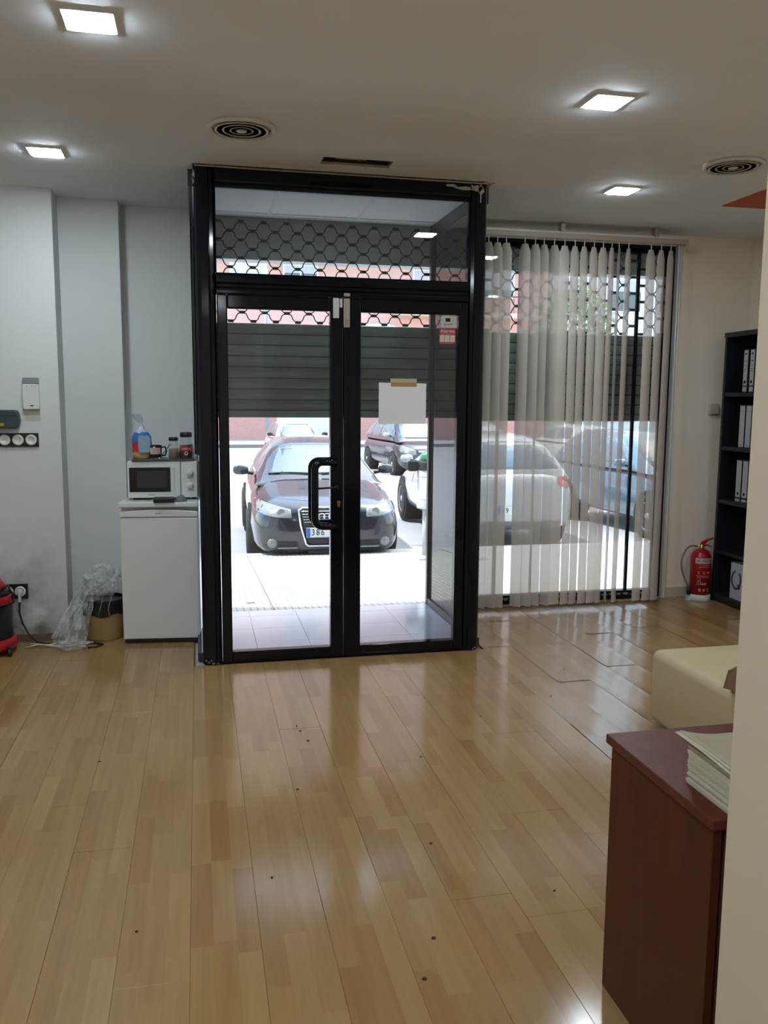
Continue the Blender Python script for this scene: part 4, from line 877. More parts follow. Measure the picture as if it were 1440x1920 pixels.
def ctext(s, size, z, mat, a0=-0.75):
    # letters follow the cylinder
    w = size*0.72
    for i, c in enumerate(s):
        if c == ' ': continue
        a = a0+i*w/0.078; r = 0.0786
        text('lettering', c, size, (r*math.sin(a), -r*math.cos(a), z), Euler((PI/2, 0, a)), mat, ex, world=False)
ctext('ALENSA', 0.026, 0.314, mText, -0.80); ctext('S G M', 0.026, 0.222, mTextW, -0.72); ctext('ALAEXT', 0.017, 0.135, mTextW, -0.75)
MB().tube([(0.0790*math.sin(a), -0.0790*math.cos(a), z) for a, z in ((-0.80, 0.125), (-0.76, 0.165), (-0.68, 0.150), (-0.58, 0.180), (-0.46, 0.140))], 0.0022, 5).build('flame_emblem', mTextW, ex)
for i in range(3): curved(0.078, 0.100, 0.22, 0.0006, 'pictogram', pm('picto_pink', (0.45, 0.20, 0.20), 0.5)).rotation_euler = (0, 0, -0.42+0.42*i)
for z, w in ((0.275, 0.9), (0.262, 1.2), (0.196, 1.6), (0.185, 1.5)): curved(z, z+0.006, w, 0.0006, 'label', pm('label_lines', (0.40, 0.12, 0.12), 0.5))
# thermostat
th = MB().prism(rrect(3.835, 3.915, 1.422, 1.503, 0.010), 1.03, 1.06, 'Y').build('wall_switch', pm('cream_plastic', (0.50, 0.47, 0.38), 0.4), bevel=0.005)
tag(th, 'small cream square wall box between the blind and the bookcase', 'wall box')

# ================================================================== FOREGROUND RIGHT: CABINET, PAPERS, OTTOMAN
def wood_mat(name, c1, c2):
    m, t, b = new_mat(name); L = t.links.new
    tc = t.nodes.new('ShaderNodeTexCoord'); mp = t.nodes.new('ShaderNodeMapping'); mp.inputs['Scale'].default_value = (14, 14, 1.3); L(tc.outputs['Object'], mp.inputs[0])
    n = t.nodes.new('ShaderNodeTexNoise'); n.inputs['Scale'].default_value = 1.4; n.inputs['Detail'].default_value = 7; n.inputs['Distortion'].default_value = 1.2; L(mp.outputs[0], n.inputs['Vector'])
    r = t.nodes.new('ShaderNodeValToRGB'); r.color_ramp.elements[0].position = 0.3; r.color_ramp.elements[0].color = c1+(1,); r.color_ramp.elements[1].position = 0.7; r.color_ramp.elements[1].color = c2+(1,)
    L(n.outputs['Fac'], r.inputs[0]); L(r.outputs[0], b.inputs['Base Color']); b.inputs['Roughness'].default_value = 0.42; b.inputs['Specular IOR Level'].default_value = 0.28; return m
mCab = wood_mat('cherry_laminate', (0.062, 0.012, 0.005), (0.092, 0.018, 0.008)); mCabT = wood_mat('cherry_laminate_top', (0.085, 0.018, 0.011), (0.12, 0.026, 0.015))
cab = thing('cabinet', 'dark cherry wood cabinet in the right foreground behind the partition edge', 'cabinet', (1.42, -3.19, 0))
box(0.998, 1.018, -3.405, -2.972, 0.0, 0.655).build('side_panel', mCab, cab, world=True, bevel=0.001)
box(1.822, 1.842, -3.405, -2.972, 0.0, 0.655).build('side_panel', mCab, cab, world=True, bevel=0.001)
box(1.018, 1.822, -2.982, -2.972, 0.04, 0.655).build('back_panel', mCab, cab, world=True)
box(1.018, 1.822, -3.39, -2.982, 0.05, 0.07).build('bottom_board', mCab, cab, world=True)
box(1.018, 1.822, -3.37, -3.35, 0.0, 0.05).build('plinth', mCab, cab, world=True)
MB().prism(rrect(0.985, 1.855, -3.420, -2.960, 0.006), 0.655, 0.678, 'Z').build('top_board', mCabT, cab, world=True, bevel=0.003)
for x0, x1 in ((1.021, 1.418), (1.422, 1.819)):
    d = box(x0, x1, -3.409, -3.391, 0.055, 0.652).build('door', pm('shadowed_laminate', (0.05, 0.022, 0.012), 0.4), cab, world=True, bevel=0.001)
    MB().cyl((x1-0.04 if x0 < 1.2 else x0+0.04, -3.409, 0.40), (x1-0.04 if x0 < 1.2 else x0+0.04, -3.43, 0.40), 0.009, 12).build('knob', mSteel, d, world=True)
# pile of paper pads
ps = thing('paper_stack', 'tall pile of cream paper sheets on the cherry cabinet', 'paper stack', (1.165, -3.33, 0.678))
random.seed(9)
mPg = pm('cream_paper', (0.50, 0.46, 0.36), 0.8, var=0.08, scale=30)
z = 0.6785; k = 0
while z < 0.765:
    h = 0.0042; j = random.uniform(-0.003, 0.003); j2 = random.uniform(-0.003, 0.003)
    box(1.030+j, 1.30+j, -3.405+j2, -3.253+j2, z, z+h-0.0006).build('pad', mPg, ps, world=True); z += h; k += 1
for q in range(3):
    def pf(u, v, q=q):
        x = 1.012+0.006*q+0.29*u; y = -3.43+0.205*v; e = max(0, 0.35-u)/0.35
        return (x, y, 0.768+q*0.0028+0.016*e*e*(0.4+0.6*v)+0.003*math.sin(v*3+q))
    MB().grid(pf, 14, 8).build('loose_sheet', mPg if q < 2 else pm('grey_card', (0.36, 0.31, 0.21), 0.7), ps, world=True, thick=0.002)
# ottoman
mLe = pm('cream_leatherette', (0.48, 0.40, 0.235), 0.5, var=0.06, scale=10, bump=0.2, bscale=120)
ot = thing('ottoman', 'cream upholstered bench ottoman behind the cherry cabinet', 'ottoman', (2.40, -1.93, 0))
def cushion(x0, x1, y0, y1, z0, z1, r, seg=5):
    bm = bmesh.new(); bmesh.ops.create_cube(bm, size=1.0)
    for v in bm.verts: v.co = Vector(((x0+x1)/2+v.co.x*(x1-x0), (y0+y1)/2+v.co.y*(y1-y0), (z0+z1)/2+v.co.z*(z1-z0)))
    bmesh.ops.bevel(bm, geom=list(bm.edges), offset=r, segments=seg, profile=0.5, affect='EDGES')
    mb = MB(); bm.verts.ensure_lookup_table(); mb.add([v.co for v in bm.verts], [tuple(x.index for x in f.verts) for f in bm.faces], True); bm.free(); return mb
cushion(-0.35, 0.35, -0.60, 0.60, 0.02, 0.365, 0.04).build('upholstery', mLe, ot)
for sx in (-0.24, 0.24):
    for sy in (-0.5, 0.5): MB().cyl((sx, sy, 0), (sx, sy, 0.03), 0.018, 12).build('foot', mBlackM, ot)
tb = thing('wooden_block', 'dark brown wooden wedge standing over the ottoman edge', 'wooden block', (2.14, -1.98, 0.3655), math.radians(32))
MB().prism([(-0.10, 0.02), (0.10, 0.02), (0.12, 0.085), (-0.06, 0.085)], -0.09, 0.09, 'Y').build('block', wood_mat('dark_walnut', (0.09, 0.032, 0.010), (0.20, 0.075, 0.022)), tb, bevel=0.003)
MB().box(-0.07, 0.07, -0.07, 0.07, 0.0, 0.02).build('base', mLe, tb)

# ================================================================== OUTSIDE: PAVEMENT, STREET
sw = MB()
def swz(y): return -0.0666*(y-1.20)-0.003
def slab(mb, x0, x1, y0=1.20, y1=4.80):
    mb.add([(x0, y0, swz(y0)), (x1, y0, swz(y0)), (x1, y1, swz(y1)), (x0, y1, swz(y1)), (x0, y0, -0.5), (x1, y0, -0.5), (x1, y1, -0.5), (x0, y1, -0.5)],
           [(0, 1, 2, 3), (4, 7, 6, 5), (0, 4, 5, 1), (1, 5, 6, 2), (2, 6, 7, 3), (3, 7, 4, 0)])
swr = sroot('sidewalk', (3, 3, -0.3), 'pale paved sidewalk outside the shop')
xs = [-12, -7.5, -4.6, -2.0, 0.515, 3.0, 5.5, 8.0, 12, 16, 20]
for a, b in zip(xs[:-1], xs[1:]):
    mb = MB(); slab(mb, a+0.006, b-0.006); mb.build('paving_slab', mPave, swr, world=True)
mb = MB(); mb.add([(-12, 1.2, -0.03), (20, 1.2, -0.03), (20, 4.8, -0.26), (-12, 4.8, -0.26)], [(0, 1, 2, 3)]); mb.build('joint_bed', mGrout, swr, world=True)
struct('kerb', MB().box(-12, 20, 4.80, 4.94, -0.5, swz(4.8)-0.003), mKerb, bevel=0.012)
struct('street', MB().add([(-40, 4.9, -0.40), (60, 4.9, -0.40), (60, 20, -0.63), (-40, 20, -0.63), (60, 36, -0.66), (-40, 36, -0.66)], [(0, 1, 2, 3), (3, 2, 4, 5)]), mRoad)
struct('far_sidewalk', MB().box(-40, 60, 35, 41, -0.8, -0.50), mPave)
lf_ = thing('leaf_litter', 'small brown dead leaf on the pale paving near the left door pane', 'leaf', (0.36, 1.55, swz(1.55)))
MB().prism([(-0.03, 0), (-0.01, 0.014), (0.02, 0.012), (0.035, 0.0), (0.012, -0.012), (-0.015, -0.010)], 0.001, 0.006, 'Z').build('leaf', pm('dead_leaf', (0.24, 0.15, 0.10), 0.7), lf_)

# ------------------------------------------------------------------ cars
def pchip(keys):
    xs = [k[0] for k in keys]
    def one(c):
        ys = [k[c] for k in keys]; n = len(xs); d = [(ys[i+1]-ys[i])/(xs[i+1]-xs[i]) for i in range(n-1)]
        m = [d[0]]+[0 if d[i-1]*d[i] <= 0 else 2*d[i-1]*d[i]/(d[i-1]+d[i]) for i in range(1, n-1)]+[d[-1]]
        def f(x):
            x = min(max(x, xs[0]), xs[-1]); i = 0
            while i < n-2 and x > xs[i+1]: i += 1
            h = xs[i+1]-xs[i]; t = (x-xs[i])/h
            return (1+2*t)*(1-t)**2*ys[i]+t*(1-t)**2*h*m[i]+t*t*(3-2*t)*ys[i+1]+t*t*(t-1)*h*m[i+1]
        return f
    return [one(c) for c in range(1, len(keys[0]))]
def car_shell(lower, cabin, NS=44, NP=28):
    mb = MB()
    fw, fb, ft = pchip(lower); y0, y1 = lower[0][0], lower[-1][0]
    ys = sorted(set([y0+(y1-y0)*i/NS for i in range(NS+1)]+[y0+q for q in (0.02, 0.05, 0.10, 0.16, 0.24)]+[y1-q for q in (0.02, 0.05, 0.10, 0.18)]))
    vs = []
    for y in ys:
        w, zb, zt = fw(y), fb(y), ft(y); zc = (zb+zt)/2; h = (zt-zb)/2
        for k in range(NP):
            a = 2*PI*k/NP; ca, sa = math.cos(a), math.sin(a)
            n = 0.42 if sa > 0 else 0.25
            x = math.copysign(abs(ca)**n, ca)*w; z = zc+math.copysign(abs(sa)**(0.62 if sa > 0 else 0.4), sa)*h
            tuck = 1-0.05*max(0, (zc-0.1-z)/h)-0.045*max(0, (z-zc)/h)
            vs.append((x*tuck, y, z))
    n = len(ys); fs = [(i*NP+k, i*NP+(k+1) % NP, (i+1)*NP+(k+1) % NP, (i+1)*NP+k) for i in range(n-1) for k in range(NP)]
    fs += [tuple(range(NP)), tuple((n-1)*NP+k for k in range(NP-1, -1, -1))]
    mb.add(vs, fs, True)
    cz0, czt, chw, cht = pchip(cabin); a0, a1 = cabin[0][0], cabin[-1][0]; vs = []; NQ = 21
    ys = [a0+(a1-a0)*i/36 for i in range(37)]
    for y in ys:
        zb, zt, hw, tp = cz0(y), czt(y), chw(y), cht(y)
        for k in range(NQ):
            a = PI*k/(NQ-1); ca, sa = math.cos(a), math.sin(a)
            f = abs(sa)**0.75; z = zb+(zt-zb)*f
            x = math.copysign(abs(ca)**0.38, ca)*(hw+(tp-hw)*f) if abs(ca) > 1e-6 else 0
            vs.append((x, y, z))
    n = len(ys); mb.add(vs, [(i*NQ+k, i*NQ+k+1, (i+1)*NQ+k+1, (i+1)*NQ+k) for i in range(n-1) for k in range(NQ-1)]+[tuple(range(NQ)), tuple((n-1)*NQ+k for k in range(NQ-1, -1, -1))], True)
    return mb
def patch(bvh, outline, side, t=0.006, rings=6, sub=6, sink=0.012):
    """skin a flat outline onto the shell: side in '-Y','+Y','-X','+X' (the side it is seen from)"""
    pts = []
    for i in range(len(outline)):
        a, b = outline[i], outline[(i+1) % len(outline)]
        for q in range(sub): pts.append((a[0]+(b[0]-a[0])*q/sub, a[1]+(b[1]-a[1])*q/sub))
    cx = sum(p[0] for p in pts)/len(pts); cz = sum(p[1] for p in pts)/len(pts)
    D = {'-Y': Vector((0, 1, 0)), '+Y': Vector((0, -1, 0)), '-X': Vector((1, 0, 0)), '+X': Vector((-1, 0, 0))}[side]
    def hit(u, z):
        o = Vector((u, 0, z))-D*12 if side[1] == 'Y' else Vector((0, u, z))-D*12
        loc, nor, idx, dist = bvh.ray_cast(o, D)
        return loc
    vs = []; last = None; ok = []
    c = hit(cx, cz); vs.append(c-D*t if c else None)
    for r in range(1, rings+1):
        for p in pts:
            q = (cx+(p[0]-cx)*r/rings, cz+(p[1]-cz)*r/rings); h = hit(*q)
            vs.append(h-D*t if h else None)
    m = len(pts)
    for p in range(m):
        v = vs[1+(rings-1)*m+p]; vs.append(v+D*(t+sink) if v else None)
    base = c if c else Vector((0, 0, 0))
    for i, v in enumerate(vs):
        if v is None:
            j = i-m if i-m > 0 else 0
            vs[i] = vs[j].copy() if vs[j] is not None else base
    fs = [(0, 1+i, 1+(i+1) % m) for i in range(m)]
    for r in range(rings): fs += [(1+r*m+i, 1+r*m+(i+1) % m, 1+(r+1)*m+(i+1) % m, 1+(r+1)*m+i) for i in range(m)]
    return MB().add(vs, fs, True)
mTyre = pm('tyre_rubber', (0.018, 0.018, 0.02), 0.8); mRim = pm('alloy_rim', (0.55, 0.56, 0.58), 0.35, metal=0.3); mArch = pm('arch_dark', (0.008, 0.008, 0.009), 0.9)
mCarG = pm('car_window', (0.10, 0.14, 0.17), 0.04, spec=0.9, coat=0.6); mChr = pm('chrome', (0.75, 0.76, 0.78), 0.15, metal=1.0)
mHL = pm('headlamp_lens', (0.20, 0.215, 0.205), 0.25, coat=0.3, var=0.3, scale=14); mTL = pm('tail_lamp', (0.45, 0.02, 0.02), 0.15, coat=0.6)
mPlate = pm('plate_white', (0.62, 0.63, 0.64), 0.4, var=0.02); mBluePl = pm('plate_blue', (0.01, 0.13, 0.5), 0.4)
mTrim = pm('car_trim_black', (0.010, 0.010, 0.012), 0.4)
def paint(name, c, rough=0.22, metal=0.15): return pm(name, c, rough, metal=metal, var=0.02, coat=1.0)
def wheel(parent, x, y, r, s, spokes=5):
    """s = -1 left, +1 right; outer face outward"""
    x1 = x; x0 = x-s*0.20
    w = MB().lathe([(r*0.66, 0.0), (r*0.72, 0.02*s), (r*0.93, 0.012*s), (r, -0.03*s), (r, -0.17*s), (r*0.93, -0.20*s), (r*0.6, -0.20*s)], (x1, y, r), 32, 'X').build('wheel', mTyre, parent)
    MB().lathe([(r*0.68, -0.004*s), (r*0.64, 0.008*s), (r*0.60, -0.02*s), (r*0.58, -0.08*s), (0.001, -0.08*s)], (x1, y, r), 28, 'X').build('rim', mTrim if False else mRim, w)
    sp = MB()
    for k in range(spokes):
        a = 2*PI*k/spokes+0.3; ca, sa = math.cos(a), math.sin(a); px_, pz_ = -sa, ca
        for o1, o2 in ((0.30, 0.20),):
            q = []
            for rr, wd in ((r*0.08, 0.035), (r*0.62, 0.026)):
                for sg in (-1, 1): q.append((x1-s*0.004, y+ca*rr+px_*wd*sg, r+sa*rr+pz_*wd*sg))
            q += [(v[0]-s*0.03, v[1], v[2]) for v in q]
            sp.add(q, [(0, 1, 3, 2), (4, 6, 7, 5), (0, 4, 5, 1), (2, 3, 7, 6), (0, 2, 6, 4), (1, 5, 7, 3)])
    sp.lathe([(r*0.17, -0.02*s), (r*0.15, 0.006*s), (0.001, 0.008*s)], (x1, y, r), 16, 'X')
    sp.build('spokes', mRim, w)
def rear_plate(t, bvh, L, z, txt, W_=0.26, side='+Y', off=0.012):
    s = -1 if side == '-Y' else 1
    loc, _, _, _ = bvh.ray_cast(Vector((0, s*12, z)), Vector((0, -s, 0)))
    y = loc.y+s*off
    p = box(-W_, W_, y-0.006, y+0.006, z-0.055, z+0.055).build('licence_plate', mPlate, t, bevel=0.002)
    yy = y+s*0.0075
    xb = -W_+0.022 if side == '-Y' else W_-0.022
    box(xb-0.020, xb+0.020, yy-0.001, yy+0.001, z-0.052, z+0.052).build('country_band', mBluePl, p)
    rot = FRONT if side == '-Y' else Euler((PI/2, 0, PI))
    n = len(txt); 
    for i, c in enumerate(txt):
        if c == ' ': continue
        x = (-W_+0.075+i*0.054)*(1 if side == '-Y' else -1)
        text('plate_character', c, 0.105, (x, yy+s*0.001, z), rot, mText, p, world=False, sx=0.82)
    return y
def base_car(name, label, loc, rz, mat, lower, cabin, wheels, wr, hw, spec, group=None, detail=True):
    t = thing(name, label, 'car', loc, rz, group)
    sh = car_shell(lower, cabin); sh.build('car_body', mat, t)
    bvh = BVHTree.FromPolygons([Vector(v) for v in sh.v], sh.f)
    for wy in wheels:
        for s in (-1, 1):
            x = s*hw
            MB().cyl((x-s*0.30, wy, wr+0.01), (x+s*0.004, wy, wr+0.01), wr+0.045, 32, smooth=True).build('wheel_arch', mArch, t)
            wheel(t, x+s*0.012, wy, wr, s)
    for nm, outline, side, m, tt in spec: patch(bvh, outline, side, tt).build(nm, m, t)
    return t, bvh
def mirror_spec(items):
    out = []
    for it in items:
        out.append(it)
        nm, o, side, m, tt = it
        if side in ('-Y', '+Y'): out.append((nm, [(-p[0], p[1]) for p in reversed(o)], side, m, tt))
        else: out.append((nm, o, '+X' if side == '-X' else '-X', m, tt))
    return out
def car_mirror(t, x, y, z, mat):
    for s in (-1, 1):
        o = MB().grid(lambda u, v: (s*(x+0.10*math.copysign(abs(math.cos(2*PI*u))**0.7, math.cos(2*PI*u))*math.sin(PI*v)), y+0.10*(v-0.5)+0.0, z+0.062*math.copysign(abs(math.sin(2*PI*u))**0.7, math.sin(2*PI*u))*math.sin(PI*v)**0.6), 18, 9, closeu=True)
        m_ = o.build('mirror', mat, t)
        MB().cyl((s*(x-0.16), y+0.02, z-0.05), (s*(x-0.03), y+0.01, z-0.02), 0.022, 8).build('mirror_arm', mTrim, m_)

# --- black hatchback facing the door
mAud = paint('black_car_paint', (0.010, 0.011, 0.020))
lower = [(0.0, 0.62, 0.24, 0.66), (0.04, 0.72, 0.20, 0.71), (0.14, 0.80, 0.17, 0.755), (0.35, 0.855, 0.16, 0.81), (0.7, 0.88, 0.17, 0.885), (1.15, 0.883, 0.18, 0.955), (2.2, 0.883, 0.18, 0.955), (3.4, 0.875, 0.19, 0.98), (3.95, 0.84, 0.22, 0.99), (4.15, 0.78, 0.28, 0.95), (4.21, 0.66, 0.34, 0.88)]
cabin = [(0.95, 0.88, 0.885, 0.80, 0.72), (1.15, 0.89, 0.985, 0.80, 0.70), (1.5, 0.90, 1.17, 0.81, 0.66), (1.9, 0.90, 1.36, 0.82, 0.60), (2.3, 0.90, 1.42, 0.82, 0.58), (3.0, 0.90, 1.42, 0.81, 0.57), (3.6, 0.90, 1.34, 0.79, 0.55), (3.95, 0.90, 1.12, 0.77, 0.60), (4.08, 0.90, 0.98, 0.74, 0.66)]
spec = [('windscreen', [(-0.66, 0.995), (0.66, 0.995), (0.635, 1.10), (0.54, 1.315), (0.25, 1.335), (-0.25, 1.335), (-0.54, 1.315), (-0.635, 1.10)], '-Y', mCarG, 0.005),
        ('rear_window', [(-0.58, 1.02), (0.58, 1.02), (0.48, 1.28), (-0.48, 1.28)], '+Y', mCarG, 0.004)]
spec += mirror_spec([('headlight', [(-0.835, 0.735), (-0.80, 0.765), (-0.62, 0.735), (-0.45, 0.700), (-0.43, 0.69), (-0.425, 0.61), (-0.44, 0.600), (-0.62, 0.610), (-0.80, 0.645), (-0.835, 0.66)], '-Y', mHL, 0.006),
        ('side_window', [(1.50, 0.99), (1.62, 1.09), (1.98, 1.29), (2.35, 1.335), (2.42, 1.335), (2.45, 0.99)], '-X', mCarG, 0.004),
        ('side_window', [(2.52, 0.99), (2.50, 1.335), (3.1, 1.33), (3.55, 1.25), (3.62, 1.02)], '-X', mCarG, 0.004),
        ('air_intake', [(-0.585, 0.345), (-0.36, 0.335), (-0.345, 0.25), (-0.36, 0.24), (-0.585, 0.255)], '-Y', mTrim, 0.004)])
aud, bvh = base_car('hatchback_car', 'black hatchback parked facing the shop, seen through the door', (1.435, 4.62, -0.405), math.radians(-1.8), mAud, lower, cabin, (0.87, 3.45), 0.315, 0.882, spec)
G = [(-0.345, 0.685), (-0.30, 0.710), (0.30, 0.710), (0.345, 0.685), (0.325, 0.52), (0.265, 0.30), (0.235, 0.278), (-0.235, 0.278), (-0.265, 0.30), (-0.325, 0.52)]
gp_ = patch(bvh, [(p[0]*0.95, (p[1]-0.49)*0.94+0.49) for p in G], '-Y', 0.004).build('grille', mTrim, aud)
def onface(x, z, off=0.014):
    loc, _, _, _ = bvh.ray_cast(Vector((x, -6, z)), Vector((0, 1, 0)))
    return (x, (loc.y if loc else 0)-off, z)
ring = []
for i in range(len(G)):
    a, b = G[i], G[(i+1) % len(G)]
    for q in range(4): ring.append(onface(a[0]+(b[0]-a[0])*q/4, a[1]+(b[1]-a[1])*q/4, 0.010))
MB().tube(ring, 0.0125, 8, closed=True).build('grille_frame', mChr, gp_)
for i in range(5):
    z = 0.672-0.030*i; hwid = 0.325-0.028*(0.70-z)/0.1
    MB().tube([onface(-hwid+2*hwid*q/16, z, 0.010) for q in range(17)], 0.0045, 6).build('grille_bar', mChr, gp_)
for i in range(3):
    z = 0.372-0.030*i; hwid = 0.255-0.02*i
    MB().tube([onface(-hwid+2*hwid*q/12, z, 0.010) for q in range(13)], 0.0035, 6).build('grille_bar', pm('dark_bar', (0.08, 0.08, 0.09), 0.4), gp_)
rm = MB()
for i in range(4): 
    cx = -0.087+0.058*i; rm.tube([(cx+0.036*math.cos(a), onface(0, 0.60, 0.024)[1], 0.612+0.036*math.sin(a)) for a in [2*PI*k/20 for k in range(20)]], 0.0055, 6, closed=True)
rm.build('ring_badge', mChr, gp_)
rear_plate(aud, bvh, 4.2, 0.435, '386', side='-Y', off=0.030)
for s in (-1, 1):
    c = onface(s*0.645, 0.315, 0.004)
    fg = MB().lathe([(0.052, 0.01), (0.052, -0.012), (0.044, -0.016), (0.001, -0.018)], c, 22, 'Y').build('fog_lamp', mHL, aud)
    c2 = onface(s*0.54, 0.662, 0.006)
    MB().lathe([(0.044, 0.0), (0.044, -0.005), (0.034, -0.003), (0.001, -0.006)], c2, 22, 'Y').build('lamp_bowl', mHL, aud)
    for i in range(3): MB().tube([onface(s*(0.36+0.22*q/8), 0.315-0.027*i, 0.010) for q in range(9)], 0.004, 6).build('intake_bar', mChr if i == 2 else mTrim, aud)
    MB().tube([onface(s*(0.10+0.55*q/12), 0.762+0.03*math.sin(q/12*1.2), 0.001) for q in range(13)], 0.002, 5).build('bonnet_seam', mTrim, aud)
car_mirror(aud, 0.955, 1.62, 1.02, mAud)
def onwind(x, z):
    loc, _, _, _ = bvh.ray_cast(Vector((x, -6, z)), Vector((0, 1, 0))); return (x, loc.y-0.022, z)
MB().tube([onwind(-0.62+0.08*i, 1.005+0.012*math.sin(i*0.5)) for i in range(8)], 0.009, 6).build('wiper', mTrim, aud)
MB().tube([onwind(0.05+0.08*i, 1.005+0.010*math.sin(i*0.5)) for i in range(7)], 0.009, 6).build('wiper', mTrim, aud)
MB().box(-0.24, 0.24, 0.02, 0.06, 0.175, 0.235).build('lower_intake', mTrim, aud)

# --- white hatchback parked tail to the shop behind the blind
mWh = paint('white_car_paint', (0.60, 0.61, 0.62), metal=0.0); mSil = paint('silver_car_paint', (0.52, 0.54, 0.56), metal=0.1)
lowerB = [(0.0, 0.60, 0.28, 0.62), (0.05, 0.70, 0.24, 0.70), (0.25, 0.80, 0.20, 0.80), (0.8, 0.85, 0.19, 0.92), (1.2, 0.855, 0.19, 0.98), (3.0, 0.855, 0.20, 1.00), (3.7, 0.84, 0.22, 1.02), (3.92, 0.80, 0.26, 1.00), (4.02, 0.72, 0.30, 0.94), (4.05, 0.66, 0.34, 0.86)]
cabinB = [(0.85, 0.90, 0.91, 0.80, 0.74), (1.3, 0.92, 1.16, 0.80, 0.68), (1.8, 0.92, 1.42, 0.80, 0.62), (2.3, 0.92, 1.49, 0.80, 0.60), (3.2, 0.92, 1.48, 0.79, 0.59), (3.65, 0.92, 1.40, 0.78, 0.60), (3.88, 0.92, 1.15, 0.76, 0.66), (3.96, 0.92, 0.98, 0.74, 0.68)]
def gspec(wt=1.39, rb=1.05, tail=True, dark=None):
    sp = [('windscreen', [(-0.64, 1.00), (0.64, 1.00), (0.56, wt-0.02), (0.25, wt), (-0.25, wt), (-0.56, wt-0.02)], '-Y', mCarG, 0.005),
          ('rear_window', [(-0.60, rb), (0.60, rb), (0.55, wt-0.02), (0.2, wt+0.01), (-0.2, wt+0.01), (-0.55, wt-0.02)], '+Y', mCarG, 0.005),
          ('grille', [(-0.30, 0.66), (0.30, 0.66), (0.26, 0.54), (-0.26, 0.54)], '-Y', mTrim, 0.005), ('lower_intake', [(-0.45, 0.40), (0.45, 0.40), (0.40, 0.28), (-0.40, 0.28)], '-Y', mTrim, 0.005),
          ('bumper_insert', [(-0.62, 0.38), (0.62, 0.38), (0.58, 0.26), (-0.58, 0.26)], '+Y', pm('grey_bumper', (0.12, 0.12, 0.13), 0.6), 0.005)]
    sp += mirror_spec([('headlight', [(-0.77, 0.76), (-0.60, 0.74), (-0.40, 0.68), (-0.42, 0.60), (-0.62, 0.60), (-0.77, 0.66)], '-Y', mHL, 0.006),
          ('tail_light', [(-0.79, 0.98), (-0.56, 0.94), (-0.55, 0.86), (-0.70, 0.80), (-0.79, 0.84)], '+Y', mTL, 0.008),
          ('side_window', [(1.42, 1.02), (1.70, 1.22), (2.0, wt-0.03), (2.45, wt), (2.48, 1.02)], '-X', mCarG, 0.004),
          ('side_window', [(2.56, 1.02), (2.54, wt), (3.2, wt-0.01), (3.5, wt-0.08), (3.62, 1.06)], '-X', mCarG, 0.004)])
    return sp
wc1, bv1 = base_car('compact_car', 'white compact car parked tail towards the window behind the blind', (4.18, 9.50, -0.405), math.radians(177.6), mWh, lowerB, cabinB, (0.72, 3.25), 0.32, 0.852, gspec())
rear_plate(wc1, bv1, 4.05, 0.52, '19', side='+Y', off=0.012)
car_mirror(wc1, 0.93, 1.45, 1.03, mWh)
# --- dark minivan across the street
mVan = paint('dark_van_paint', (0.022, 0.018, 0.030))
lowerV = [(0.0, 0.62, 0.26, 0.66), (0.05, 0.72, 0.22, 0.76), (0.20, 0.80, 0.19, 0.86), (0.6, 0.86, 0.19, 0.99), (1.0, 0.87, 0.19, 1.06), (3.0, 0.87, 0.20, 1.06), (3.9, 0.85, 0.22, 1.06), (4.15, 0.80, 0.26, 1.02), (4.25, 0.70, 0.32, 0.92)]
cabinV = [(0.55, 0.95, 0.96, 0.80, 0.76), (1.0, 0.98, 1.22, 0.82, 0.70), (1.5, 0.98, 1.52, 0.82, 0.64), (2.0, 0.98, 1.63, 0.82, 0.62), (3.2, 0.98, 1.63, 0.81, 0.61), (3.8, 0.98, 1.55, 0.80, 0.62), (4.1, 0.98, 1.25, 0.78, 0.68), (4.18, 0.98, 1.04, 0.76, 0.70)]
def vspec():
    sp = [('windscreen', [(-0.68, 1.06), (0.68, 1.06), (0.58, 1.48), (0.25, 1.51), (-0.25, 1.51), (-0.58, 1.48)], '-Y', mCarG, 0.005), ('rear_window', [(-0.6, 1.1), (0.6, 1.1), (0.52, 1.5), (-0.52, 1.5)], '+Y', mCarG, 0.005),
          ('lower_intake', [(-0.5, 0.42), (0.5, 0.42), (0.45, 0.28), (-0.45, 0.28)], '-Y', mTrim, 0.006), ('chrome_strip', [(-0.35, 0.74), (0.35, 0.74), (0.33, 0.69), (-0.33, 0.69)], '-Y', mChr, 0.008)]
    sp += mirror_spec([('headlight', [(-0.80, 0.90), (-0.66, 0.86), (-0.42, 0.74), (-0.42, 0.62), (-0.62, 0.60), (-0.80, 0.70)], '-Y', mHL, 0.008),
          ('side_window', [(1.05, 1.09), (1.30, 1.28), (1.75, 1.50), (2.35, 1.53), (2.35, 1.09)], '-X', mCarG, 0.004), ('side_window', [(2.43, 1.09), (2.43, 1.53), (3.3, 1.52), (3.3, 1.09)], '-X', mCarG, 0.004), ('side_window', [(3.37, 1.09), (3.37, 1.51), (3.75, 1.45), (3.9, 1.12)], '-X', mCarG, 0.004)])
    return sp
vn, bv2 = base_car('minivan_car', 'dark minivan parked across the street right of the centre stile', (6.45, 18.5, -0.61), math.radians(4.5), mVan, lowerV, cabinV, (0.85, 3.55), 0.325, 0.868, vspec())
car_mirror(vn, 0.96, 1.15, 1.16, mSil); rear_plate(vn, bv2, 4.2, 0.50, '', side='-Y', off=0.02)
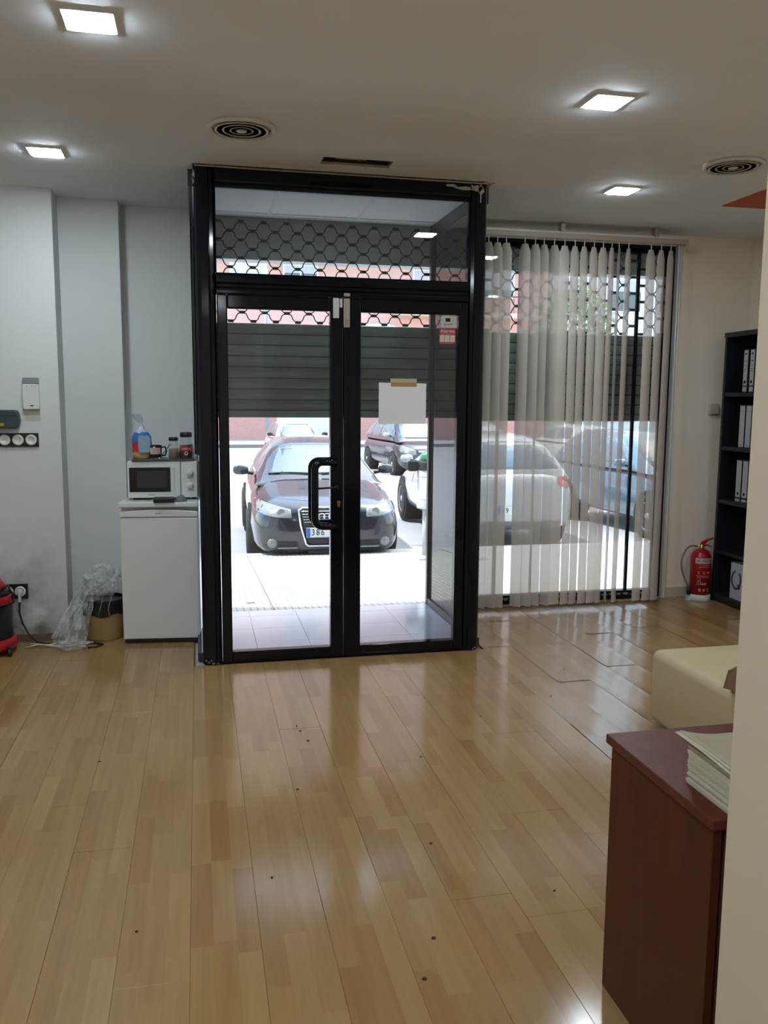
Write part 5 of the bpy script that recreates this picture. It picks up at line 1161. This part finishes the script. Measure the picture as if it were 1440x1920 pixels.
# --- white car facing, behind the black hatchback
w2, _ = base_car('white_car', 'white car facing the shop behind the black hatchback roof', (3.35, 22.3, -0.64), math.radians(3), mWh, lowerB, cabinB, (0.80, 3.25), 0.31, 0.852, gspec())
car_mirror(w2, 0.93, 1.45, 1.05, mTrim)
w3, _ = base_car('white_car', 'white car facing the shop above the compact car, behind the blind', (9.8, 21.7, -0.64), math.radians(4), mSil, lowerB, cabinB, (0.80, 3.25), 0.31, 0.852, gspec())
car_mirror(w3, 0.93, 1.45, 1.05, mTrim)
w4, b4 = base_car('white_car', 'white car with red tail light turned away, behind the blind centre', (11.95, 23.2, -0.645), math.radians(180), mWh, lowerB, cabinB, (0.80, 3.25), 0.31, 0.852, gspec())
rear_plate(w4, b4, 4.05, 0.60, '', side='+Y')
mBlu = paint('blue_grey_car_paint', (0.10, 0.17, 0.22), metal=0.3)
w5, b5 = base_car('blue_car', 'blue grey car parked at the right behind the blind', (7.15, 5.35, -0.405), math.radians(4), mBlu, lowerB, cabinB, (0.80, 3.25), 0.31, 0.852, gspec())
car_mirror(w5, 0.93, 1.45, 1.03, mBlu)

# --- litter bin on a post
lb = thing('litter_bin', 'white street litter bin with black band on a post beside the compact car', 'bin', (2.36, 3.85, -0.18))
mGr = pm('grey_post_paint', (0.48, 0.46, 0.44), 0.5, var=0.1)
MB().cyl((0, 0, 0.0), (0, 0, 0.60), 0.036, 16).lathe([(0.07, 0.0), (0.062, 0.03), (0.036, 0.05)], (0, 0, 0), 16).build('post', mGr, lb)
MB().lathe([(0.001, 0.56), (0.115, 0.56), (0.118, 0.58), (0.118, 0.985), (0.001, 0.985)], (0.02, 0, 0), 28).build('bin_drum', pm('bin_white', (0.60, 0.61, 0.62), 0.4), lb)
MB().lathe([(0.122, 0.97), (0.126, 0.98), (0.126, 1.06), (0.118, 1.065), (0.114, 0.97)], (0.02, 0, 0), 28).build('band', mTrim, lb)
MB().prism(rrect(-0.21, -0.09, 0.955, 1.065, 0.03), -0.03, 0.03, 'Y').build('side_bracket', mTrim, lb, bevel=0.01)
for z in (0.66, 0.90): MB().lathe([(0.1185, z), (0.121, z+0.004), (0.1185, z+0.008)], (0.02, 0, 0), 28).build('rib', mGr, lb)
crumple('g', (0.03, 0, 1.10), (0.085, 0.075, 0.075), 4.4, sub=3, amp=0.3).build('green_bag', pm('green_bag', (0.05, 0.30, 0.12), 0.35, var=0.4, scale=12), lb)

# ================================================================== FAR BUILDINGS
mBr = brick_mat('red_brick', (0.66, 0.28, 0.24), (0.72, 0.32, 0.28), (0.68, 0.50, 0.46)); mPk = pm('pink_render', (0.85, 0.52, 0.46), 0.85, var=0.06, scale=0.6); mWb = pm('white_render', (0.88, 0.87, 0.86), 0.85, var=0.04, scale=0.5)
mPeach = pm('peach_render', (0.86, 0.60, 0.48), 0.85, var=0.05, scale=0.6); mWinG = pm('far_window_glass', (0.10, 0.14, 0.18), 0.08, spec=0.8); mBlW = pm('roller_blind_white', (0.62, 0.64, 0.68), 0.6)
YB = 41.0
b1 = thing('apartment_building', 'pink and white apartment block across the street', 'building', (5, YB+5, -0.5))
box(-22, 19.4, YB, YB+10, -0.5, 24.0).build('wall', mPk, b1, world=True)
for x0, x1, z0, z1, m in ((-4, 1.0, 5.5, 24, mWb), (1.75, 3.6, 6.6, 9.2, mWb), (-22, -4, 0, 24, mBr)): box(x0, x1, YB-0.06, YB, z0, z1).build('render_panel', m, b1, world=True)
box(-22, 4.12, YB-0.25, YB, -0.5, 2.6).build('brick_base', mBr, b1, world=True)
box(4.12, 7.7, YB-0.22, YB, -0.5, 3.0).build('white_base', mWb, b1, world=True)
box(7.7, 19.4, YB-0.25, YB, -0.5, 2.6).build('brick_base', mBr, b1, world=True)
box(-22, 19.4, YB-0.9, YB, 8.95, 9.2).build('balcony_slab', mWb, b1, world=True)
def bwin(x0, x1, z0, z1, bld=b1, y=YB, shut=0.4):
    w = MB().box(x0-0.08, x1+0.08, y-0.10, y-0.02, z0-0.08, z0).box(x0-0.08, x1+0.08, y-0.10, y-0.02, z1, z1+0.08).box(x0-0.08, x0, y-0.10, y-0.02, z0, z1).box(x1, x1+0.08, y-0.10, y-0.02, z0, z1).box((x0+x1)/2-0.04, (x0+x1)/2+0.04, y-0.10, y-0.02, z0, z1).build('window', mWb, bld, world=True)
    box(x0, x1, y-0.07, y-0.03, z0, z1).build('pane', mWinG, w, world=True)
    if shut: box(x0, x1, y-0.09, y-0.072, z1-(z1-z0)*shut, z1).build('shutter_blind', mBlW, w, world=True)
for x in (4.6, 11.6, 15.6):
    for z in (4.0, 7.3, 10.4, 13.5, 16.6, 19.7): bwin(x, x+1.7, z, z+1.25, shut=0.3 if x < 5 else 0.7)
for x in (9.1,):
    bwin(x, x+1.0, 6.9, 8.0, shut=0); bwin(x, x+1.0, 4.0, 5.1, shut=0)
bwin(12.6-5.2, 12.6-4.4, 3.8, 5.0, shut=0.5)
rl = MB()
for i in range(30): rl.box(10.6+i*0.28, 10.63+i*0.28, YB-0.88, YB-0.85, 6.35, 7.25)
rl.box(10.5, 19.2, YB-0.90, YB-0.83, 7.2, 7.28); rl.build('balcony_railing', pm('railing_red', (0.34, 0.10, 0.10), 0.5), b1, world=True)
box(10.5, 19.3, YB-0.95, YB, 6.1, 6.35).build('balcony_slab', mPeach, b1, world=True)
bE = MB()
bE.prism([(8.2+1.5+2.0*math.cos(a), 4.5+1.2*math.sin(a)) for a in [PI*i/12 for i in range(13)]], YB-0.15, YB-0.02, 'Y').build('arched_opening', mWb, b1, world=True)
for i in range(11): box(8.0+i*0.32, 8.06+i*0.32, YB-0.2, YB-0.15, 4.5, 5.2).build('arch_bar', pm('bar_grey', (0.3, 0.3, 0.32), 0.6), b1, world=True)
b2 = thing('office_building', 'white building with glass front at the right across the street', 'building', (27, 50, -0.5))
box(19.6, 45, 44, 54, -0.6, 16).build('wall', mWb, b2, world=True)
for x in (21, 24.5, 28, 31.5):
    for z in (0.5, 3.8, 7.1, 10.4): bwin(x, x+2.2, z, z+1.8, b2, 44, shut=0.35)
lp = thing('lamp_post', 'thin grey lamp post across the street in front of the pink building', 'lamp post', (3.05, 33.5, -0.66))
MB().cyl((0, 0, 0), (0, 0, 9.5), 0.11, 12, 0.07).build('pole', pm('lamp_grey', (0.38, 0.40, 0.44), 0.5), lp); MB().tube([(0, 0, 9.5), (0.2, -0.6, 10.0), (0.4, -1.4, 10.1)], 0.05, 8).build('arm', pm('lamp_grey_b', (0.38, 0.40, 0.44), 0.5), lp)
MB().box(0.25, 0.55, -2.0, -1.3, 10.02, 10.14).build('lamp_head', mGreyP, lp, bevel=0.02)
tr = thing('street_tree', 'leafy green street tree between the buildings on the right', 'tree', (14.6, 27.0, -0.64))
MB().tube([(0, 0, 0), (0.05, 0.0, 1.6), (0.0, 0.05, 3.2), (0.1, 0, 5.0)], [0.16, 0.13, 0.11, 0.06], 10).build('trunk', pm('bark', (0.10, 0.08, 0.06), 0.9, var=0.3), tr)
random.seed(4); lm = MB()
for i in range(2600):
    a = random.uniform(0, 2*PI); ph = math.acos(random.uniform(-1, 1)); rr = 1.7*random.uniform(0.5, 1.0)
    p = Vector((rr*math.sin(ph)*math.cos(a), rr*math.sin(ph)*math.sin(a), 4.9+1.35*rr/1.7*math.cos(ph)*1.5)); q = 0.11
    u = Vector((random.uniform(-1, 1), random.uniform(-1, 1), random.uniform(-1, 1))).normalized(); w = u.orthogonal().normalized()
    lm.add([p+u*q, p+w*q*0.5, p-u*q, p-w*q*0.5], [(0, 1, 2, 3)])
o = lm.build('foliage', pm('leaf_green', (0.07, 0.17, 0.05), 0.6, var=0.3), tr, recalc=False); o['kind'] = 'stuff'
